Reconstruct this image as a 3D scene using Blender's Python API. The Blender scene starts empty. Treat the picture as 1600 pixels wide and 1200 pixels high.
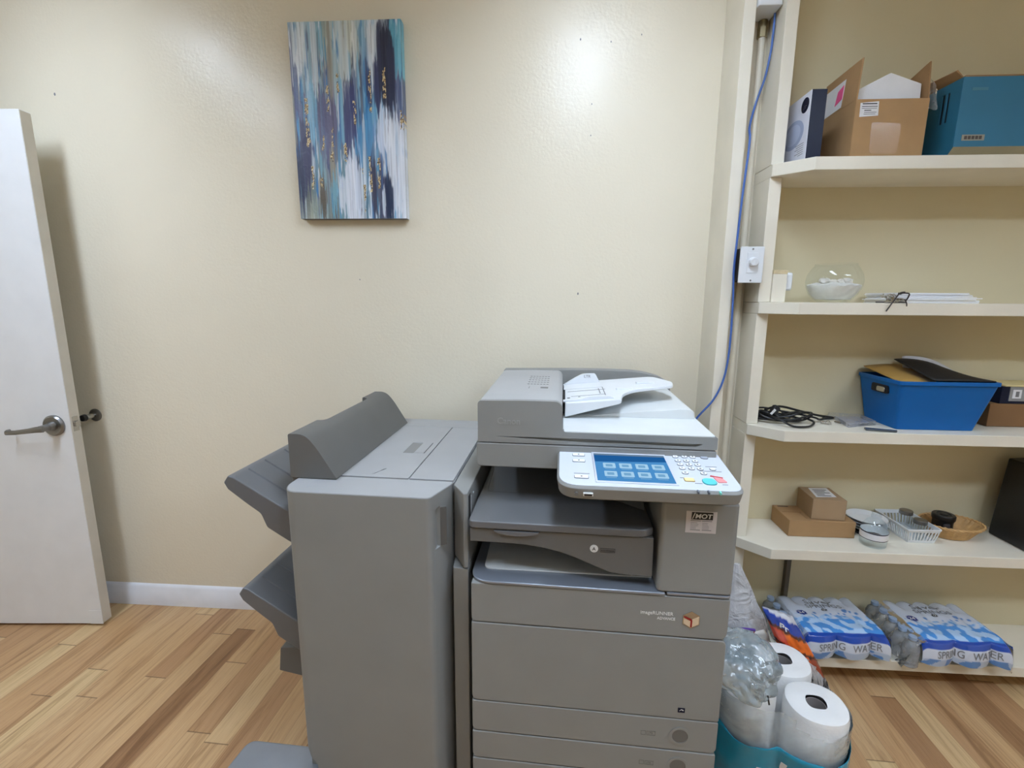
import bpy, bmesh, math, random
from mathutils import Matrix, Vector, noise
R = math.radians
C = bpy.context.scene.collection
random.seed(7)

# ------------------------------------------------------------------ colour / material helpers
def lin(r, g, b):
    f = lambda c: (c/255)/12.92 if c/255 <= .04045 else ((c/255+.055)/1.055)**2.4
    return (f(r), f(g), f(b), 1)

class NT:
    """small helper to write node trees"""
    def __init__(s, name):
        s.m = bpy.data.materials.new(name); s.m.use_nodes = True
        s.t = s.m.node_tree; s.t.nodes.clear()
        s.out = s.n('ShaderNodeOutputMaterial')
    def n(s, typ, **kw):
        nd = s.t.nodes.new(typ)
        for k, v in kw.items():
            if k == 'i':
                for kk, vv in v.items():
                    if isinstance(vv, bpy.types.NodeSocket): s.t.links.new(vv, nd.inputs[kk])
                    else: nd.inputs[kk].default_value = vv
            else: setattr(nd, k, v)
        return nd
    def math(s, op, a, b=None):
        nd = s.n('ShaderNodeMath', operation=op)
        for k, v in ((0, a), (1, b)):
            if v is None: continue
            if isinstance(v, bpy.types.NodeSocket): s.t.links.new(v, nd.inputs[k])
            else: nd.inputs[k].default_value = v
        return nd.outputs[0]
    def ramp(s, fac, stops, interp='LINEAR'):
        nd = s.n('ShaderNodeValToRGB'); nd.color_ramp.interpolation = interp
        e = nd.color_ramp.elements
        while len(e) < len(stops): e.new(.5)
        for k, (p, c) in enumerate(stops): e[k].position = p; e[k].color = c
        s.t.links.new(fac, nd.inputs[0]); return nd.outputs[0]
    def mix(s, fac, a, b, blend='MIX'):
        nd = s.n('ShaderNodeMix', data_type='RGBA', blend_type=blend)
        for k, v in ((0, fac), (6, a), (7, b)):
            if isinstance(v, bpy.types.NodeSocket): s.t.links.new(v, nd.inputs[k])
            else: nd.inputs[k].default_value = v
        return nd.outputs[2]
    def surf(s, sock): s.t.links.new(sock, s.out.inputs['Surface'])

MATS = {}
def plain(name, rgb, rough=.5, metal=0, spec=.5, var=.06, scale=9, bump=0, bscale=400, coat=0):
    """painted / moulded surface: base colour with faint unevenness and optional grain"""
    if name in MATS: return MATS[name]
    w = NT(name); tc = w.n('ShaderNodeTexCoord')
    nz = w.n('ShaderNodeTexNoise', i={'Vector': tc.outputs['Object'], 'Scale': scale, 'Detail': 4})
    c = lin(*rgb)
    lo = tuple(x*(1-var) for x in c[:3])+(1,); hi = tuple(min(1, x*(1+var)) for x in c[:3])+(1,)
    col = w.ramp(nz.outputs[0], [(.3, lo), (.7, hi)])
    p = w.n('ShaderNodeBsdfPrincipled', i={'Base Color': col, 'Roughness': rough, 'Metallic': metal, 'Specular IOR Level': spec, 'Coat Weight': coat, 'Coat Roughness': .15})
    if bump:
        n2 = w.n('ShaderNodeTexNoise', i={'Vector': tc.outputs['Object'], 'Scale': bscale, 'Detail': 2})
        b = w.n('ShaderNodeBump', i={'Height': n2.outputs[0], 'Strength': bump, 'Distance': .002})
        w.t.links.new(b.outputs[0], p.inputs['Normal'])
    w.surf(p.outputs[0]); MATS[name] = w.m; return w.m

def emissive(name, rgb, strength):
    if name in MATS: return MATS[name]
    w = NT(name); e = w.n('ShaderNodeEmission', i={'Color': lin(*rgb), 'Strength': strength})
    w.surf(e.outputs[0]); MATS[name] = w.m; return w.m

def film(name, rgb, clear=.75, rough=.08, haze=.5, bump=.5, bscale=25, printed=False):
    """thin clear plastic: mostly lets light through, with haze and sharp glints"""
    if name in MATS: return MATS[name]
    w = NT(name); tc = w.n('ShaderNodeTexCoord')
    nz = w.n('ShaderNodeTexNoise', i={'Vector': tc.outputs['Object'], 'Scale': bscale, 'Detail': 5, 'Distortion': 1.2})
    b = w.n('ShaderNodeBump', i={'Height': nz.outputs[0], 'Strength': bump, 'Distance': .03})
    tr = w.n('ShaderNodeBsdfTransparent', i={'Color': (1, 1, 1, 1)})
    df = w.n('ShaderNodeBsdfDiffuse', i={'Color': lin(*rgb), 'Normal': b.outputs[0]})
    tl = w.n('ShaderNodeBsdfTranslucent', i={'Color': lin(*rgb)})
    gl = w.n('ShaderNodeBsdfGlossy', i={'Color': (1, 1, 1, 1), 'Roughness': rough, 'Normal': b.outputs[0]})
    m1 = w.n('ShaderNodeMixShader', i={0: .5, 1: df.outputs[0], 2: tl.outputs[0]})
    n3 = w.n('ShaderNodeTexNoise', i={'Vector': tc.outputs['Object'], 'Scale': bscale*.7, 'Detail': 4, 'Distortion': 2})
    f = w.ramp(n3.outputs[0], [(.35, (max(0, 1-clear-haze*.2),)*3+(1,)), (.75, (min(1, 1-clear+haze*.3),)*3+(1,))])
    m2 = w.n('ShaderNodeMixShader', i={0: f, 1: tr.outputs[0], 2: m1.outputs[0]})
    fr = w.n('ShaderNodeFresnel', i={'IOR': 1.45, 'Normal': b.outputs[0]})
    m3 = w.n('ShaderNodeMixShader', i={0: fr.outputs[0], 1: m2.outputs[0], 2: gl.outputs[0]})
    w.surf(m3.outputs[0]); MATS[name] = w.m; return w.m

def glass(name, rgb=(250, 252, 252), clear=.965):
    if name in MATS: return MATS[name]
    w = NT(name)
    tr = w.n('ShaderNodeBsdfTransparent', i={'Color': lin(*rgb)})
    gl = w.n('ShaderNodeBsdfGlossy', i={'Roughness': .02})
    lw = w.n('ShaderNodeLayerWeight', i={'Blend': .35})
    f = w.ramp(lw.outputs['Facing'], [(0, (1-clear,)*3+(1,)), (.7, (.09,)*3+(1,)), (1, (.5,)*3+(1,))])
    m = w.n('ShaderNodeMixShader', i={0: f, 1: tr.outputs[0], 2: gl.outputs[0]})
    w.surf(m.outputs[0]); MATS[name] = w.m; return w.m

def vcol(name, rough=.5, spec=.4, bump=0, bscale=60, coat=0, metal_attr=False):
    if name in MATS: return MATS[name]
    w = NT(name); a = w.n('ShaderNodeVertexColor', layer_name='Print')
    p = w.n('ShaderNodeBsdfPrincipled', i={'Base Color': a.outputs[0], 'Roughness': rough, 'Specular IOR Level': spec, 'Coat Weight': coat, 'Coat Roughness': .1})
    if bump:
        tc = w.n('ShaderNodeTexCoord')
        n2 = w.n('ShaderNodeTexNoise', i={'Vector': tc.outputs['Object'], 'Scale': bscale, 'Detail': 5, 'Distortion': .6})
        b = w.n('ShaderNodeBump', i={'Height': n2.outputs[0], 'Strength': bump, 'Distance': .004})
        w.t.links.new(b.outputs[0], p.inputs['Normal'])
    w.surf(p.outputs[0]); MATS[name] = w.m; return w.m

# ------------------------------------------------------------------ geometry helpers
def rp(pts, r, seg=5):
    """polygon with rounded corners; r is one radius or a list"""
    n = len(pts); out = []
    for k in range(n):
        rr = r[k] if isinstance(r, (list, tuple)) else r
        p = Vector(pts[k]); a = Vector(pts[k-1]); b = Vector(pts[(k+1) % n])
        if rr <= 0: out.append(tuple(p)); continue
        u = (a-p); v = (b-p); d = min(rr, u.length*.49, v.length*.49)
        u.normalize(); v.normalize()
        p0 = p+u*d; p1 = p+v*d
        for q in range(seg+1):
            t = q/seg
            out.append(tuple(p0*(1-t)**2+p*2*t*(1-t)+p1*t*t))
    return out

class B:
    def __init__(s): s.bm = bmesh.new(); s.mi = 0
    def _f(s, vs):
        try: f = s.bm.faces.new(vs); f.material_index = s.mi; return f
        except ValueError: return None
    def mat(s, k): s.mi = k; return s
    def box(s, x0, x1, y0, y1, z0, z1):
        return s.prism([(x0, y0), (x1, y0), (x1, y1), (x0, y1)], 'z', z0, z1)
    def prism(s, pts, ax, a, b):
        f = {'z': lambda p, h: (p[0], p[1], h), 'y': lambda p, h: (p[0], h, p[1]), 'x': lambda p, h: (h, p[0], p[1])}[ax]
        va = [s.bm.verts.new(f(p, a)) for p in pts]; vb = [s.bm.verts.new(f(p, b)) for p in pts]
        n = len(pts); s._f(va); s._f(vb[::-1])
        for k in range(n): s._f([va[k], vb[k], vb[(k+1) % n], va[(k+1) % n]])
        return s
    def loft(s, rings, caps=True, closed=True):
        R_ = [[s.bm.verts.new(p) for p in r] for r in rings]; n = len(rings[0])
        for k in range(len(R_)-1):
            for j in range(n if closed else n-1):
                s._f([R_[k][j], R_[k][(j+1) % n], R_[k+1][(j+1) % n], R_[k+1][j]])
        if caps: s._f(R_[0][::-1]); s._f(R_[-1])
        return s
    def lathe(s, prof, c=(0, 0, 0), seg=32, sx=1, sy=1, caps=False):
        rings = [[(c[0]+r*sx*math.cos(2*math.pi*k/seg), c[1]+r*sy*math.sin(2*math.pi*k/seg), c[2]+z) for k in range(seg)] for r, z in prof]
        return s.loft(rings, caps=caps)
    def cyl(s, p0, p1, r0, r1=None, seg=20, caps=True):
        p0 = Vector(p0); p1 = Vector(p1); r1 = r0 if r1 is None else r1
        d = (p1-p0).normalized(); u = d.orthogonal().normalized(); v = d.cross(u)
        rings = [[tuple(p+(u*math.cos(2*math.pi*k/seg)+v*math.sin(2*math.pi*k/seg))*r) for k in range(seg)] for p, r in ((p0, r0), (p1, r1))]
        return s.loft(rings, caps=caps)
    def tube(s, path, r, seg=8, sub=6):
        P = [Vector(p) for p in path]; Q = []
        for k in range(len(P)-1):
            a = P[max(0, k-1)]; b = P[k]; c = P[k+1]; d = P[min(len(P)-1, k+2)]
            for q in range(sub):
                t = q/sub
                Q.append(.5*((2*b)+(c-a)*t+(2*a-5*b+4*c-d)*t*t+(3*b-a-3*c+d)*t**3))
        Q.append(P[-1]); u = None; rings = []
        for k, p in enumerate(Q):
            d = (Q[min(k+1, len(Q)-1)]-Q[max(k-1, 0)]).normalized()
            u = d.orthogonal().normalized() if u is None else (u-d*u.dot(d)).normalized()
            v = d.cross(u)
            rings.append([tuple(p+(u*math.cos(2*math.pi*j/seg)+v*math.sin(2*math.pi*j/seg))*r) for j in range(seg)])
        return s.loft(rings)
    def grid(s, fn, nu, nv, col=None, thick=0):
        if col: lay = s.bm.verts.layers.float_color.get('Print') or s.bm.verts.layers.float_color.new('Print')
        V = [[s.bm.verts.new(fn(i/nu, j/nv)) for j in range(nv+1)] for i in range(nu+1)]
        for i in range(nu):
            for j in range(nv): s._f([V[i][j], V[i+1][j], V[i+1][j+1], V[i][j+1]])
        if col:
            for i in range(nu+1):
                for j in range(nv+1): V[i][j][lay] = col(i/nu, j/nv)
        return s
    def xf(s, M): bmesh.ops.transform(s.bm, matrix=M, verts=s.bm.verts[:]); return s
    def build(s, name, mats, parent=None, base=None, rot=0, bevel=0, seg=2, flat=False, subsurf=0, solid=0, normals=True, angle=35):
        mats = mats if isinstance(mats, (list, tuple)) else [mats]
        if normals: bmesh.ops.recalc_face_normals(s.bm, faces=s.bm.faces[:])
        off = OFF[parent.name] if parent else Vector(base or (0, 0, 0))
        bmesh.ops.translate(s.bm, vec=-off, verts=s.bm.verts[:])
        me = bpy.data.meshes.new(name); s.bm.to_mesh(me); s.bm.free()
        for m in mats: me.materials.append(m)
        if not flat:
            for p in me.polygons: p.use_smooth = True
            me.set_sharp_from_angle(angle=R(angle))
        o = bpy.data.objects.new(name, me); C.objects.link(o)
        if parent: o.parent = parent
        else:
            o.location = Matrix.Rotation(rot, 3, 'Z') @ off; o.rotation_euler = (0, 0, rot)
        OFF[o.name] = off.copy()
        if solid:
            m = o.modifiers.new('thickness', 'SOLIDIFY'); m.thickness = solid; m.offset = 0
        if bevel:
            m = o.modifiers.new('bevel', 'BEVEL'); m.width = bevel; m.segments = seg; m.limit_method = 'ANGLE'; m.angle_limit = R(32); m.harden_normals = True
        if subsurf:
            m = o.modifiers.new('sub', 'SUBSURF'); m.levels = subsurf; m.render_levels = subsurf
        return o
OFF = {}

def cut(o, cutters):
    """carve boxes / prisms (B objects in the same coordinates) out of o for good"""
    off = OFF[o.name]
    for c in cutters:
        bmesh.ops.recalc_face_normals(c.bm, faces=c.bm.faces[:])
        bmesh.ops.translate(c.bm, vec=-off, verts=c.bm.verts[:])
        me = bpy.data.meshes.new('tmp'); c.bm.to_mesh(me); c.bm.free()
        t = bpy.data.objects.new('tmp', me); C.objects.link(t)

        m = bpy.data.objects[o.name].modifiers.new('cut', 'BOOLEAN'); m.operation = 'DIFFERENCE'; m.solver = 'EXACT'; m.object = t
        t.parent = o.parent
        if o.parent is None: t.location = o.location; t.rotation_euler = o.rotation_euler
        bvs = [(q, q.show_render, q.show_viewport) for q in o.modifiers if q.type != 'BOOLEAN']
        for q, _, _ in bvs: q.show_viewport = False
        bpy.context.view_layer.update()
        dg = bpy.context.evaluated_depsgraph_get(); dg.update()
        new = bpy.data.meshes.new_from_object(o.evaluated_get(dg), preserve_all_data_layers=True, depsgraph=dg)
        o.modifiers.remove(m); old = o.data; new.name = old.name+'_cut'; o.data = new
        for q, _, v in bvs: q.show_viewport = v
        bpy.data.objects.remove(t)
        for p in o.data.polygons: p.use_smooth = True
        o.data.set_sharp_from_angle(angle=R(35))
    return o

def tag(o, label, cat, group=None):
    o['label'] = label; o['category'] = cat
    if group: o['group'] = group
    return o
def thing(name, label, cat, base, rot=0, group=None):
    o = bpy.data.objects.new(name, None); C.objects.link(o); o.empty_display_size = .05
    o.location = Matrix.Rotation(rot, 3, 'Z') @ Vector(base); o.rotation_euler = (0, 0, rot)
    OFF[o.name] = Vector(base)
    return tag(o, label, cat, group)
def struct(o): o['kind'] = 'structure'; return o

def lettering(string, size, M, mat, parent, name='lettering', depth=.0004, shear=0, warp=None, sx=1, bold=0):
    cu = bpy.data.curves.new('t', 'FONT'); cu.body = string; cu.size = size; cu.extrude = depth; cu.shear = shear; cu.offset = bold
    cu.align_x = 'LEFT'; cu.resolution_u = 3
    t = bpy.data.objects.new('t', cu); C.objects.link(t); bpy.context.view_layer.update()
    dg = bpy.context.evaluated_depsgraph_get(); me = bpy.data.meshes.new_from_object(t.evaluated_get(dg))
    bpy.data.objects.remove(t); bpy.data.curves.remove(cu)
    b = B(); b.bm.from_mesh(me); bpy.data.meshes.remove(me)
    b.xf(Matrix.Diagonal((sx, 1, 1, 1)))
    if warp:
        bmesh.ops.subdivide_edges(b.bm, edges=[e for e in b.bm.edges if e.calc_length() > size*.3], cuts=2)
        for v in b.bm.verts: v.co = warp(v.co)
    else: b.xf(M)
    return b.build(name, mat, parent, flat=True, normals=False)
FRONT = lambda x, y, z: Matrix.Translation((x, y, z)) @ Matrix.Rotation(R(90), 4, 'X')

# ------------------------------------------------------------------ materials
def wall_paint(name, rgb, rough=.33, bump=.25):
    w = NT(name); tc = w.n('ShaderNodeTexCoord')
    n1 = w.n('ShaderNodeTexNoise', i={'Vector': tc.outputs['Object'], 'Scale': 1.3, 'Detail': 3})
    c = lin(*rgb); col = w.ramp(n1.outputs[0], [(.3, tuple(x*.97 for x in c[:3])+(1,)), (.7, tuple(x*1.03 for x in c[:3])+(1,))])
    n2 = w.n('ShaderNodeTexNoise', i={'Vector': tc.outputs['Object'], 'Scale': 95, 'Detail': 3})
    n3 = w.n('ShaderNodeTexNoise', i={'Vector': tc.outputs['Object'], 'Scale': 9, 'Detail': 2})
    h = w.math('ADD', w.math('MULTIPLY', n2.outputs[0], .5), n3.outputs[0])
    b = w.n('ShaderNodeBump', i={'Height': h, 'Strength': bump, 'Distance': .004})
    p = w.n('ShaderNodeBsdfPrincipled', i={'Base Color': col, 'Roughness': rough, 'Specular IOR Level': .24, 'Normal': b.outputs[0]})
    w.surf(p.outputs[0]); return w.m
M_wall = wall_paint('wall paint', (228, 219, 198), .26, .38)
M_shelf = plain('cream shelf paint', (227, 220, 203), .42, var=.05, scale=6, bump=.15, bscale=60)
M_back = wall_paint('wall paint with alcove shade', (213, 202, 169), .5, .2)  # same paint as the walls, darker and yellower: alcove shade put into colour
M_ceil = plain('ceiling white', (235, 234, 228), .9)
M_base = plain('white trim paint', (232, 234, 240), .35)
M_door = plain('white door paint', (226, 226, 226), .38, var=.03, bump=.12, bscale=250)
M_dooredge = plain('door edge paint', (214, 208, 196), .5, var=.05)

def floor_mat():
    w = NT('laminate boards'); tc = w.n('ShaderNodeTexCoord')
    mp = w.n('ShaderNodeMapping', i={'Vector': tc.outputs['Object'], 'Rotation': (0, 0, R(2.5))})
    sp = w.n('ShaderNodeSeparateXYZ', i={0: mp.outputs[0]})
    W_ = .083; L_ = .95
    ux = w.math('DIVIDE', w.math('ADD', sp.outputs[0], 20.03), W_); ix = w.math('FLOOR', ux); fx = w.math('FRACT', ux)
    wn = w.n('ShaderNodeTexWhiteNoise', noise_dimensions='1D', i={'W': ix})
    uy = w.math('ADD', w.math('DIVIDE', w.math('ADD', sp.outputs[1], 20), L_), w.math('MULTIPLY', wn.outputs['Value'], 7.3))
    iy = w.math('FLOOR', uy); fy = w.math('FRACT', uy)
    cid = w.n('ShaderNodeCombineXYZ', i={0: ix, 1: iy})
    wn2 = w.n('ShaderNodeTexWhiteNoise', noise_dimensions='2D', i={'Vector': cid.outputs[0]})
    base = w.ramp(wn2.outputs['Value'], [(0, lin(150, 112, 78)), (.14, lin(178, 138, 100)), (.45, lin(196, 158, 115)), (.75, lin(204, 170, 128)), (1, lin(214, 186, 140))])
    # grain, stretched along the boards and shifted on each board
    off = w.n('ShaderNodeVectorMath', operation='MULTIPLY_ADD', i={0: cid.outputs[0], 1: (3.7, 5.3, 0), 2: mp.outputs[0]})
    st = w.n('ShaderNodeMapping', i={'Vector': off.outputs[0], 'Scale': (21, 1.25, 1)})
    g1 = w.n('ShaderNodeTexNoise', i={'Vector': st.outputs[0], 'Scale': 1.0, 'Detail': 8, 'Roughness': .66, 'Distortion': 1.3})
    st2 = w.n('ShaderNodeMapping', i={'Vector': off.outputs[0], 'Scale': (120, 3.2, 1)})
    g2 = w.n('ShaderNodeTexNoise', i={'Vector': st2.outputs[0], 'Scale': 1.6, 'Detail': 5, 'Roughness': .72})
    gr = w.ramp(g1.outputs[0], [(.27, (.36, .28, .22, 1)), (.40, (.66, .59, .52, 1)), (.47, (.93, .90, .86, 1)), (.6, (1, 1, 1, 1)), (.75, (1.1, 1.08, 1.02, 1))])
    c1 = w.mix(.75, base, gr, 'MULTIPLY')
    fine = w.ramp(g2.outputs[0], [(.33, (.62, .56, .50, 1)), (.47, (.94, .92, .90, 1)), (.65, (1.08, 1.08, 1.06, 1))])
    c2 = w.mix(.6, c1, fine, 'MULTIPLY')
    ex = w.math('MINIMUM', fx, w.math('SUBTRACT', 1.0, fx)); ey = w.math('MINIMUM', fy, w.math('SUBTRACT', 1.0, fy))
    gx = w.math('LESS_THAN', ex, .010); gy = w.math('LESS_THAN', ey, .0022)
    gap = w.math('MAXIMUM', w.math('MULTIPLY', gx, .30), w.math('MULTIPLY', gy, .6))
    c3 = w.mix(gap, c2, lin(78, 54, 34))
    p = w.n('ShaderNodeBsdfPrincipled', i={'Base Color': c3, 'Roughness': .36, 'Specular IOR Level': .4})
    w.surf(p.outputs[0]); return w.m
M_floor = floor_mat()

M_gray = plain('warm grey machine plastic', (138, 138, 135), .52, var=.03, bump=.18, bscale=900, spec=.35)
M_gray_toplit = plain('toplit machine plastic', (166, 166, 166), .42, var=.03, bump=.15, bscale=900, spec=.35)  # same plastic, paler copy for tops: overhead light put into the colour
M_dark = plain('charcoal machine plastic', (101, 100, 97), .5, var=.04, bump=.15, bscale=900)
M_dark2 = plain('dark tray plastic', (104, 105, 107), .36, var=.04, bump=.1, bscale=900)
M_void = plain('dark inside of machine', (38, 37, 36), .7)
M_rim = plain('silver blue tray rim', (150, 156, 166), .3, metal=.55)
M_white = plain('white plastic', (222, 225, 228), .4, var=.02)
M_wface = plain('white panel face', (205, 210, 219), .4, var=.02)
M_key = plain('white key', (238, 239, 241), .4)
M_keyring = plain('key ring grey', (95, 98, 104), .5)
M_tray = plain('pale tray plastic', (214, 217, 216), .45, var=.03)
M_black = plain('black plastic', (22, 22, 23), .4)
M_blackm = plain('matte black', (16, 16, 17), .6)
M_print = plain('dark print', (40, 40, 44), .6)
M_pgrey = plain('grey print', (120, 120, 122), .6)
M_pwhite = plain('white print', (220, 220, 218), .6)
M_chrome = plain('brushed steel', (190, 188, 184), .25, metal=1)
M_satin = plain('satin nickel', (140, 139, 138), .34, metal=1)
M_card = plain('brown cardboard', (166, 132, 94), .8, var=.06, scale=14, bump=.1, bscale=80, spec=.2)
M_card2 = plain('grey brown cardboard', (164, 138, 108), .8, var=.05, scale=14, spec=.2)
M_cardin = plain('cardboard inside', (150, 115, 76), .85, var=.06)
M_label = plain('white paper label', (226, 226, 228), .6)
M_teal = plain('teal printed cardboard', (38, 108, 138), .6, var=.05)
M_navy = plain('navy glossy card', (14, 20, 44), .32, var=.05, spec=.2)
M_bluebin = plain('blue bin plastic', (2, 94, 166), .45, var=.03, spec=.3)
M_foam = plain('white foam', (236, 237, 240), .8, bump=.2, bscale=300)
M_tealfilm = plain('teal printed film', (0, 132, 160), .22, var=.12, scale=14, bump=.25, bscale=30, coat=.5)
M_tissue = plain('white paper tissue', (234, 233, 231), .95, var=.02, bump=.35, bscale=160, spec=.1)
M_core = plain('cardboard core', (150, 143, 140), .9)
M_film = film('clear shrink film', (246, 250, 255), .74, .06, .5, bump=.3, bscale=14)
M_wrap = film('cloudy clear wrapper', (224, 238, 246), .60, .06, .5, bump=.35, bscale=12)
M_bfilm = film('wrapped bottle plastic', (226, 233, 240), .66, .06, .3, bump=.2, bscale=30)
M_filmb = film('bluish clear film', (206, 226, 236), .62, .05, .6, bump=.35, bscale=9)
M_bag = film('milky plastic bag', (252, 252, 255), .12, .15, .4, bump=.8, bscale=16)
M_glass = glass('clear glass'); M_pet = glass('clear bottle plastic', (246, 250, 252), .93)
M_sand = plain('white sand', (226, 224, 218), .9, var=.05, scale=60, bump=.4, bscale=400)
M_cable = plain('blue network cable', (62, 98, 168), .45)
M_wick = plain('wicker', (190, 150, 96), .65, var=.15, scale=60, bump=.6, bscale=120)

# ------------------------------------------------------------------ room shell
W = 1.865                     # back wall
XL, XR, YR, ZC = -2.78, 3.1, -3.4, 2.75
struct(B().box(XL-.1, XR+.1, YR-.1, W+.2, -.1, 0).build('floor', M_floor))
struct(B().box(XL-.1, XR+.1, YR-.1, W+.2, ZC, ZC+.1).build('ceiling', M_ceil))
wb = struct(B().box(XL-.1, XR+.1, W, W+.12, 0, ZC).build('wall_back', M_wall))
struct(B().box(XL-.1, XL, YR, W, 0, ZC).build('wall_left', M_wall))
struct(B().box(XR, XR+.1, YR, W, 0, ZC).build('wall_right', M_wall))
struct(B().box(XL-.1, XR+.1, YR-.1, YR, 0, ZC).build('wall_front', M_wall))
for x, z, s in ((.118, 2.30, .004), (.225, 2.29, .003), (.33, 2.31, .003), (.165, 2.09, .003), (.165, 1.985, .003), (-1.88, 2.16, .006), (.136, 1.42, .005), (-.72, 1.47, .003)):
    b = B().cyl((x, W-.0006, z), (x, W+.001, z), s*.75, seg=7); b.xf(Matrix.Translation((x, 0, z)) @ Matrix.Diagonal((.8, 1, 1.3, 1)) @ Matrix.Translation((-x, 0, -z)))
    b.build('nail_hole', M_pgrey, wb)
# baseboard with moulded top
prof = [(W, 0), (W-.014, 0), (W-.014, .075), (W-.010, .082), (W-.010, .088), (W-.004, .098), (W, .103)]
struct(B().prism(prof, 'x', XL, .61).build('baseboard_back', M_base, bevel=.001))
# boards where the wall ends: stud, recessed board
struct(B().box(.612, .650, 1.70, W, 0, ZC).build('trim_1', M_shelf, bevel=.002))
struct(B().box(.650, .727, 1.787, W, 0, ZC).build('trim_2', M_shelf, bevel=.001))
# fluorescent ceiling fixtures (out of frame; front ones show as sheen on the paint, rear pair is added fill)
M_tube = emissive('lit fluorescent diffuser', (214, 232, 255), 27)
M_fill = emissive('added fill diffuser', (214, 232, 255), 5)  # for the unseen rear pair, added as weak fill
M_fix = plain('fixture white', (225, 225, 222), .5)
cl = bpy.data.objects['ceiling']
for x, y, k in ((.20, .55, 0), (-1.75, .55, 0), (-.8, -2.2, 1), (1.3, -2.2, 1)):
    f = B().box(x-.16, x+.16, y-.64, y+.64, ZC-.06, ZC).box(x-.16, x-.15, y-.64, y+.64, ZC-.19, ZC-.06).box(x+.15, x+.16, y-.64, y+.64, ZC-.19, ZC-.06).build('light_fixture', M_fix, cl)  # deep side skirts are added to keep sideways light off the upper alcove
    B().box(x-.145, x+.145, y-.61, y+.61, ZC-.075, ZC-.061).build('diffuser', M_fill if k else M_tube, f)

x, y = 1.95, -.25
f = B().box(x-.64, x+.64, y-.16, y+.16, ZC-.06, ZC).box(x-.64, x+.64, y-.16, y-.15, ZC-.15, ZC-.06).box(x-.64, x+.64, y+.15, y+.16, ZC-.15, ZC-.06).build('light_fixture', M_fix, cl)  # long side skirts added here too, shaped to leave the top shelf dim
B().box(x-.61, x+.61, y-.145, y+.145, ZC-.075, ZC-.061).build('diffuser', emissive('bright fluorescent diffuser', (214, 232, 255), 34), f)

# ------------------------------------------------------------------ door standing open against the wall
DR = R(4)
d = bpy.data.objects.new('door_1', None); C.objects.link(d); d['kind'] = 'structure'
hx, hy = -1.863, 1.703
d.location = (hx, hy, 0); d.rotation_euler = (0, 0, DR); OFF[d.name] = Vector((0, 0, 0))
B().mat(0).box(-.86, 0, 0, .045, .012, 2.05).build('door_leaf', M_door, d, bevel=.002)
B().box(-.0005, .0012, .002, .043, .014, 2.048).build('door_edge', M_dooredge, d)
B().box(0, .002, .010, .034, .865, .925).build('latch_plate', M_chrome, d, bevel=.0005)
B().prism(rp([(.012, .885), (.033, .885), (.033, .905), (.012, .905)], .004), 'x', .002, .012).build('latch_bolt', M_chrome, d)
hd = B().lathe([(0, 0), (.042, 0), (.042, .006), (.036, .012), (0, .012)], seg=32).xf(Matrix.Translation((-.062, 0, .893)) @ Matrix.Rotation(R(90), 4, 'X')).build('handle_rose', M_satin, d)
hv = B().cyl((-.062, -.010, .893), (-.062, -.062, .893), .013).cyl((-.062, -.012, .893), (-.062, -.03, .893), .02, .014)
hv.build('handle_neck', M_satin, d, bevel=.001)
lv = B()
path = [(-.050, -.060, .893, .012), (-.075, -.062, .892, .012), (-.11, -.060, .886, .010), (-.16, -.058, .879, .009), (-.205, -.052, .876, .009), (-.212, -.040, .876, .009), (-.214, -.026, .876, .008)]
lv.loft([[(x+ (0 if k < 5 else r*.6*math.cos(a)), y+(r*.55*math.cos(a) if k < 5 else 0), z+r*math.sin(a)) for a in [2*math.pi*q/14 for q in range(14)]] for k, (x, y, z, r) in enumerate(path)])
lv.build('lever', M_satin, d, bevel=0)
B().box(-.052, .0016, -.0012, 0, .012, .075).build('repair_patch', M_door, d)
st = thing('wall_door_stop', 'round metal door stop with dark rubber bumper on wall behind the door', 'door stop', (-1.915, W, .895))
B().lathe([(0, 0), (.027, 0), (.027, .004), (.018, .010), (0, .010)]).xf(Matrix.Translation((-1.915, W, .895)) @ Matrix.Rotation(R(90), 4, 'X')).build('base_disc', M_satin, st)
B().cyl((-1.915, W-.008, .895), (-1.915, W-.05, .895), .011).build('stem', M_chrome, st)
B().cyl((-1.915, W-.048, .895), (-1.915, W-.064, .895), .015, .013).build('bumper', M_black, st, bevel=.002)

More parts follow.
